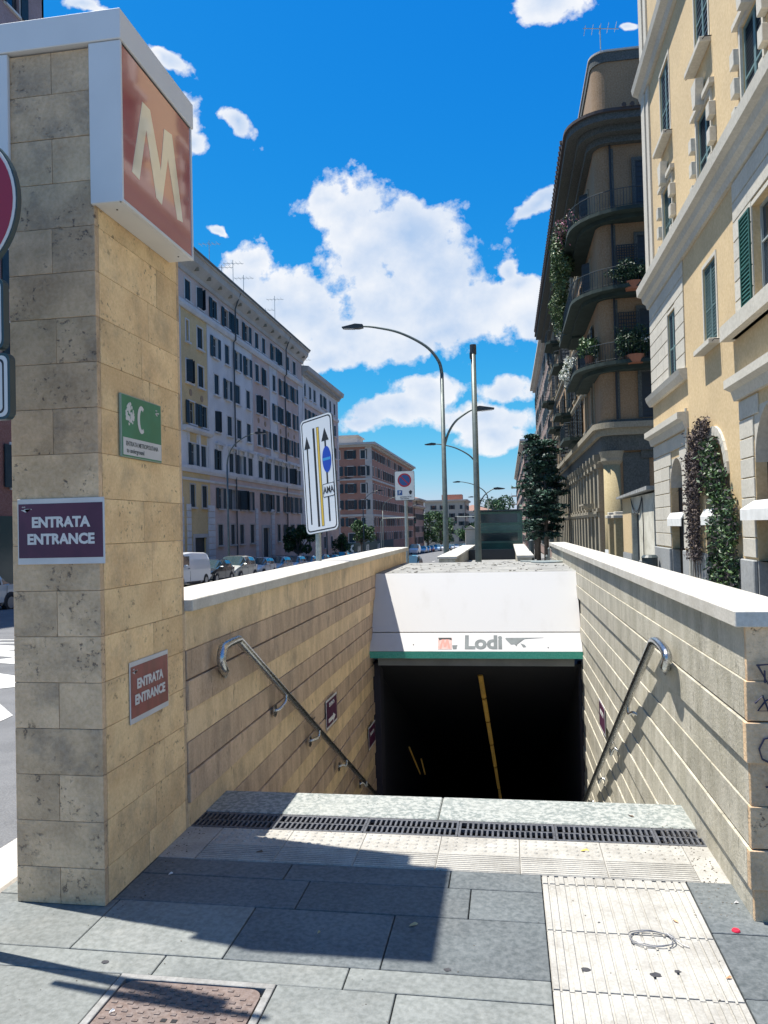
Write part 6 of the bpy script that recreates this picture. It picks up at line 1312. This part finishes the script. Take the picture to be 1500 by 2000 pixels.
# ================================================================== TREES
needle = M('cedar_needles', (.02, .06, .045), (.012, .035, .03), 1, rough=.6); needle2 = M('cedar_needles_light', (.04, .11, .07), rough=.6); bark = M('bark_brown', (.10, .08, .06), (.06, .045, .035), 6, rough=.95, bump=.5, bscale=12)
lG = M('leaf_bright', (.05, .12, .03), rough=.55); lG2 = M('leaf_mid', (.035, .10, .025), rough=.55); lG3 = M('leaf_deep', (.015, .05, .02), rough=.6)
def cedar(label, x, y, h, rad, n, seed, z0=None):
    b = zp(y); t = thing('cedar_tree', label, 'tree', (x, y, b)); r = random.Random(seed)
    MB().tube([(0, 0, -.2), (.05, 0, h * .5), (0, .1, h * .97)], [rad * .11, rad * .07, .03], 8).build('trunk', bark, t, smooth=True)
    br = MB(); pts = []; tiers = int(h / .75)
    for k in range(tiers):
        z = h * .26 + (h * .72) * k / tiers; R0 = rad * (1 - (k / tiers) ** 2 * .6) * r.uniform(.55, 1.15) * (.75 if k < 3 else 1)
        for j in range(5):
            a = r.uniform(0, 6.28); l = R0 * r.uniform(.6, 1.15); e = Vector((math.cos(a) * l, math.sin(a) * l, z - l * .06)); br.tube([(0, 0, z), (e.x * .6, e.y * .6, z + .15), tuple(e)], [.06, .04, .015], 4)
            for i in range(n // (tiers * 5)):
                f = r.uniform(.25, 1.05); sp = .12 + .30 * f; pts.append((e.x * f + r.gauss(0, sp * .55), e.y * f + r.gauss(0, sp * .55), z - l * .06 * f - abs(r.gauss(0, .16)) * f + r.gauss(0, .05)))
    br.build('branch', bark, t); m = MB().leaves(pts, .17, flat=.5); m.m = [1 if r.random() < .3 else 0 for _ in m.f]; tag(m.build('crown', [needle, needle2], t), kind='stuff')
cedar('tall dark cedar in front of the dark palazzo side, nearer', 3.0, 62, 10.8, 1.9, 15000, 1)
cedar('tall dark cedar farther along the right pavement, leaning out left', 3.0, 78, 13.6, 2.1, 13000, 2)
cedar('shorter dark cedar behind the other cedars', 3.4, 95, 10, 2.3, 9000, 3)
def tree(label, x, y, h, rad, n, seed, mats=None, cat='tree', name='tree', size=.16, th=.35):
    t = thing(name, label, cat, (x, y, zg(y) + .1)); r = random.Random(seed); mats = mats or [lG, lG2, lG3, lG2]
    MB().tube([(0, 0, -.2), (.1, .05, h * .4), (0, 0, h * .7)], [rad * .09, rad * .06, .04], 8).build('trunk', bark, t, smooth=True)
    cl = [(r.gauss(0, .42) * rad, r.gauss(0, .42) * rad, h * (th + .12) + r.random() * h * (.84 - th), rad * r.uniform(.28, .5)) for _ in range(16)]; pts = []
    br = MB()
    for c in cl: br.tube([(0, 0, h * .35), (c[0] * .5, c[1] * .5, (h * .35 + c[2]) / 2), c[:3]], [.07, .05, .02], 4)
    br.build('branch', bark, t)
    for k in range(n):
        c = r.choice(cl); a = Vector((r.gauss(0, 1), r.gauss(0, 1), r.gauss(0, .8))).normalized() * c[3] * r.uniform(.5, 1) ** .4; pts.append((c[0] + a.x, c[1] + a.y, c[2] + a.z))
    m = MB().leaves(pts, size); m.m = [r.randrange(len(mats)) for _ in m.f]; tag(m.build('crown', mats, t), kind='stuff')
tree('dark bushy tree before the far bays of the pale block', -21.2, 76, 4.0, 1.4, 3200, 11, [lG3, lG3, lG2])
tree('small green tree at the corner of the pink block and side street', -21.5, 112, 6.0, 1.7, 2600, 12)
tree('low dark tree behind the lane sign at the pavement edge', -21.2, 97, 3.4, 1.1, 1600, 13, [lG3, lG2])
for i, (x, y, h, lb_) in enumerate(((-23.5, 228, 10.5, 'bright green tree left of the far beige house, leftmost'), (-20.3, 236, 10.8, 'bright green tree left of the far beige house, right one'), (-21.5, 262, 9.5, 'green tree just before the far beige house'), (-14.5, 285, 8, 'dark green tree low before the far beige house'), (-11, 300, 8.5, 'dark green tree right of the far beige house'))): tree(lb_, x, y, h, 3.6, 2600, 20 + i, size=.3, th=.15)
tree('dark tree crown on the roof terrace beyond the narrow ochre house', -34, 248, 17, 4, 2200, 31, [lG3, lG2], size=.35, th=.5)
tree('green hill-top tree mass behind the farthest grey-beige house', -6, 520, 26, 14, 3500, 34, [lG3, lG2], size=.9, th=.2)
# hoarding with sprayed letters along the brick-red block
hd = thing('graffiti_hoarding', 'dark green hoarding with pale spray lettering before the brick-red block', 'hoarding', (-22.6, 112, zg(118) + .14), R(90))
MB().box(0, 40, -.03, .03, 0, 2.3).build('panel', M('hoarding_green', (.02, .055, .05), (.015, .04, .04), 2, rough=.7), hd)
sp_ = M('spray_white', (.5, .53, .52), rough=.8)
for x, s_ in ((2.5, 1.5), (9.0, 1.7), (20, 1.5)): text('AMAR' if x < 5 else 'ASR', s_, sp_, hd, face_mtx((x + 2.2, -.036, 1.25), (1, 0, 0), (0, 0, 1)), bold=.06)
hd2 = MB().box(0, 10, -.03, .03, 0, 2.3); t = thing('graffiti_hoarding', 'hoarding across the side street facing the viewer, with pale sprayed shapes', 'hoarding', (-32.5, 134.2, zg(134) + .1)); hd2.build('panel', M('hoarding_green'), t)
for x, s_ in ((2.3, 1.5), (6.6, 1.8)): text('AMAR' if x < 4 else 'OZR', s_, sp_, t, face_mtx((x, -.036, 1.25), (1, 0, 0), (0, 0, 1)), bold=.08)
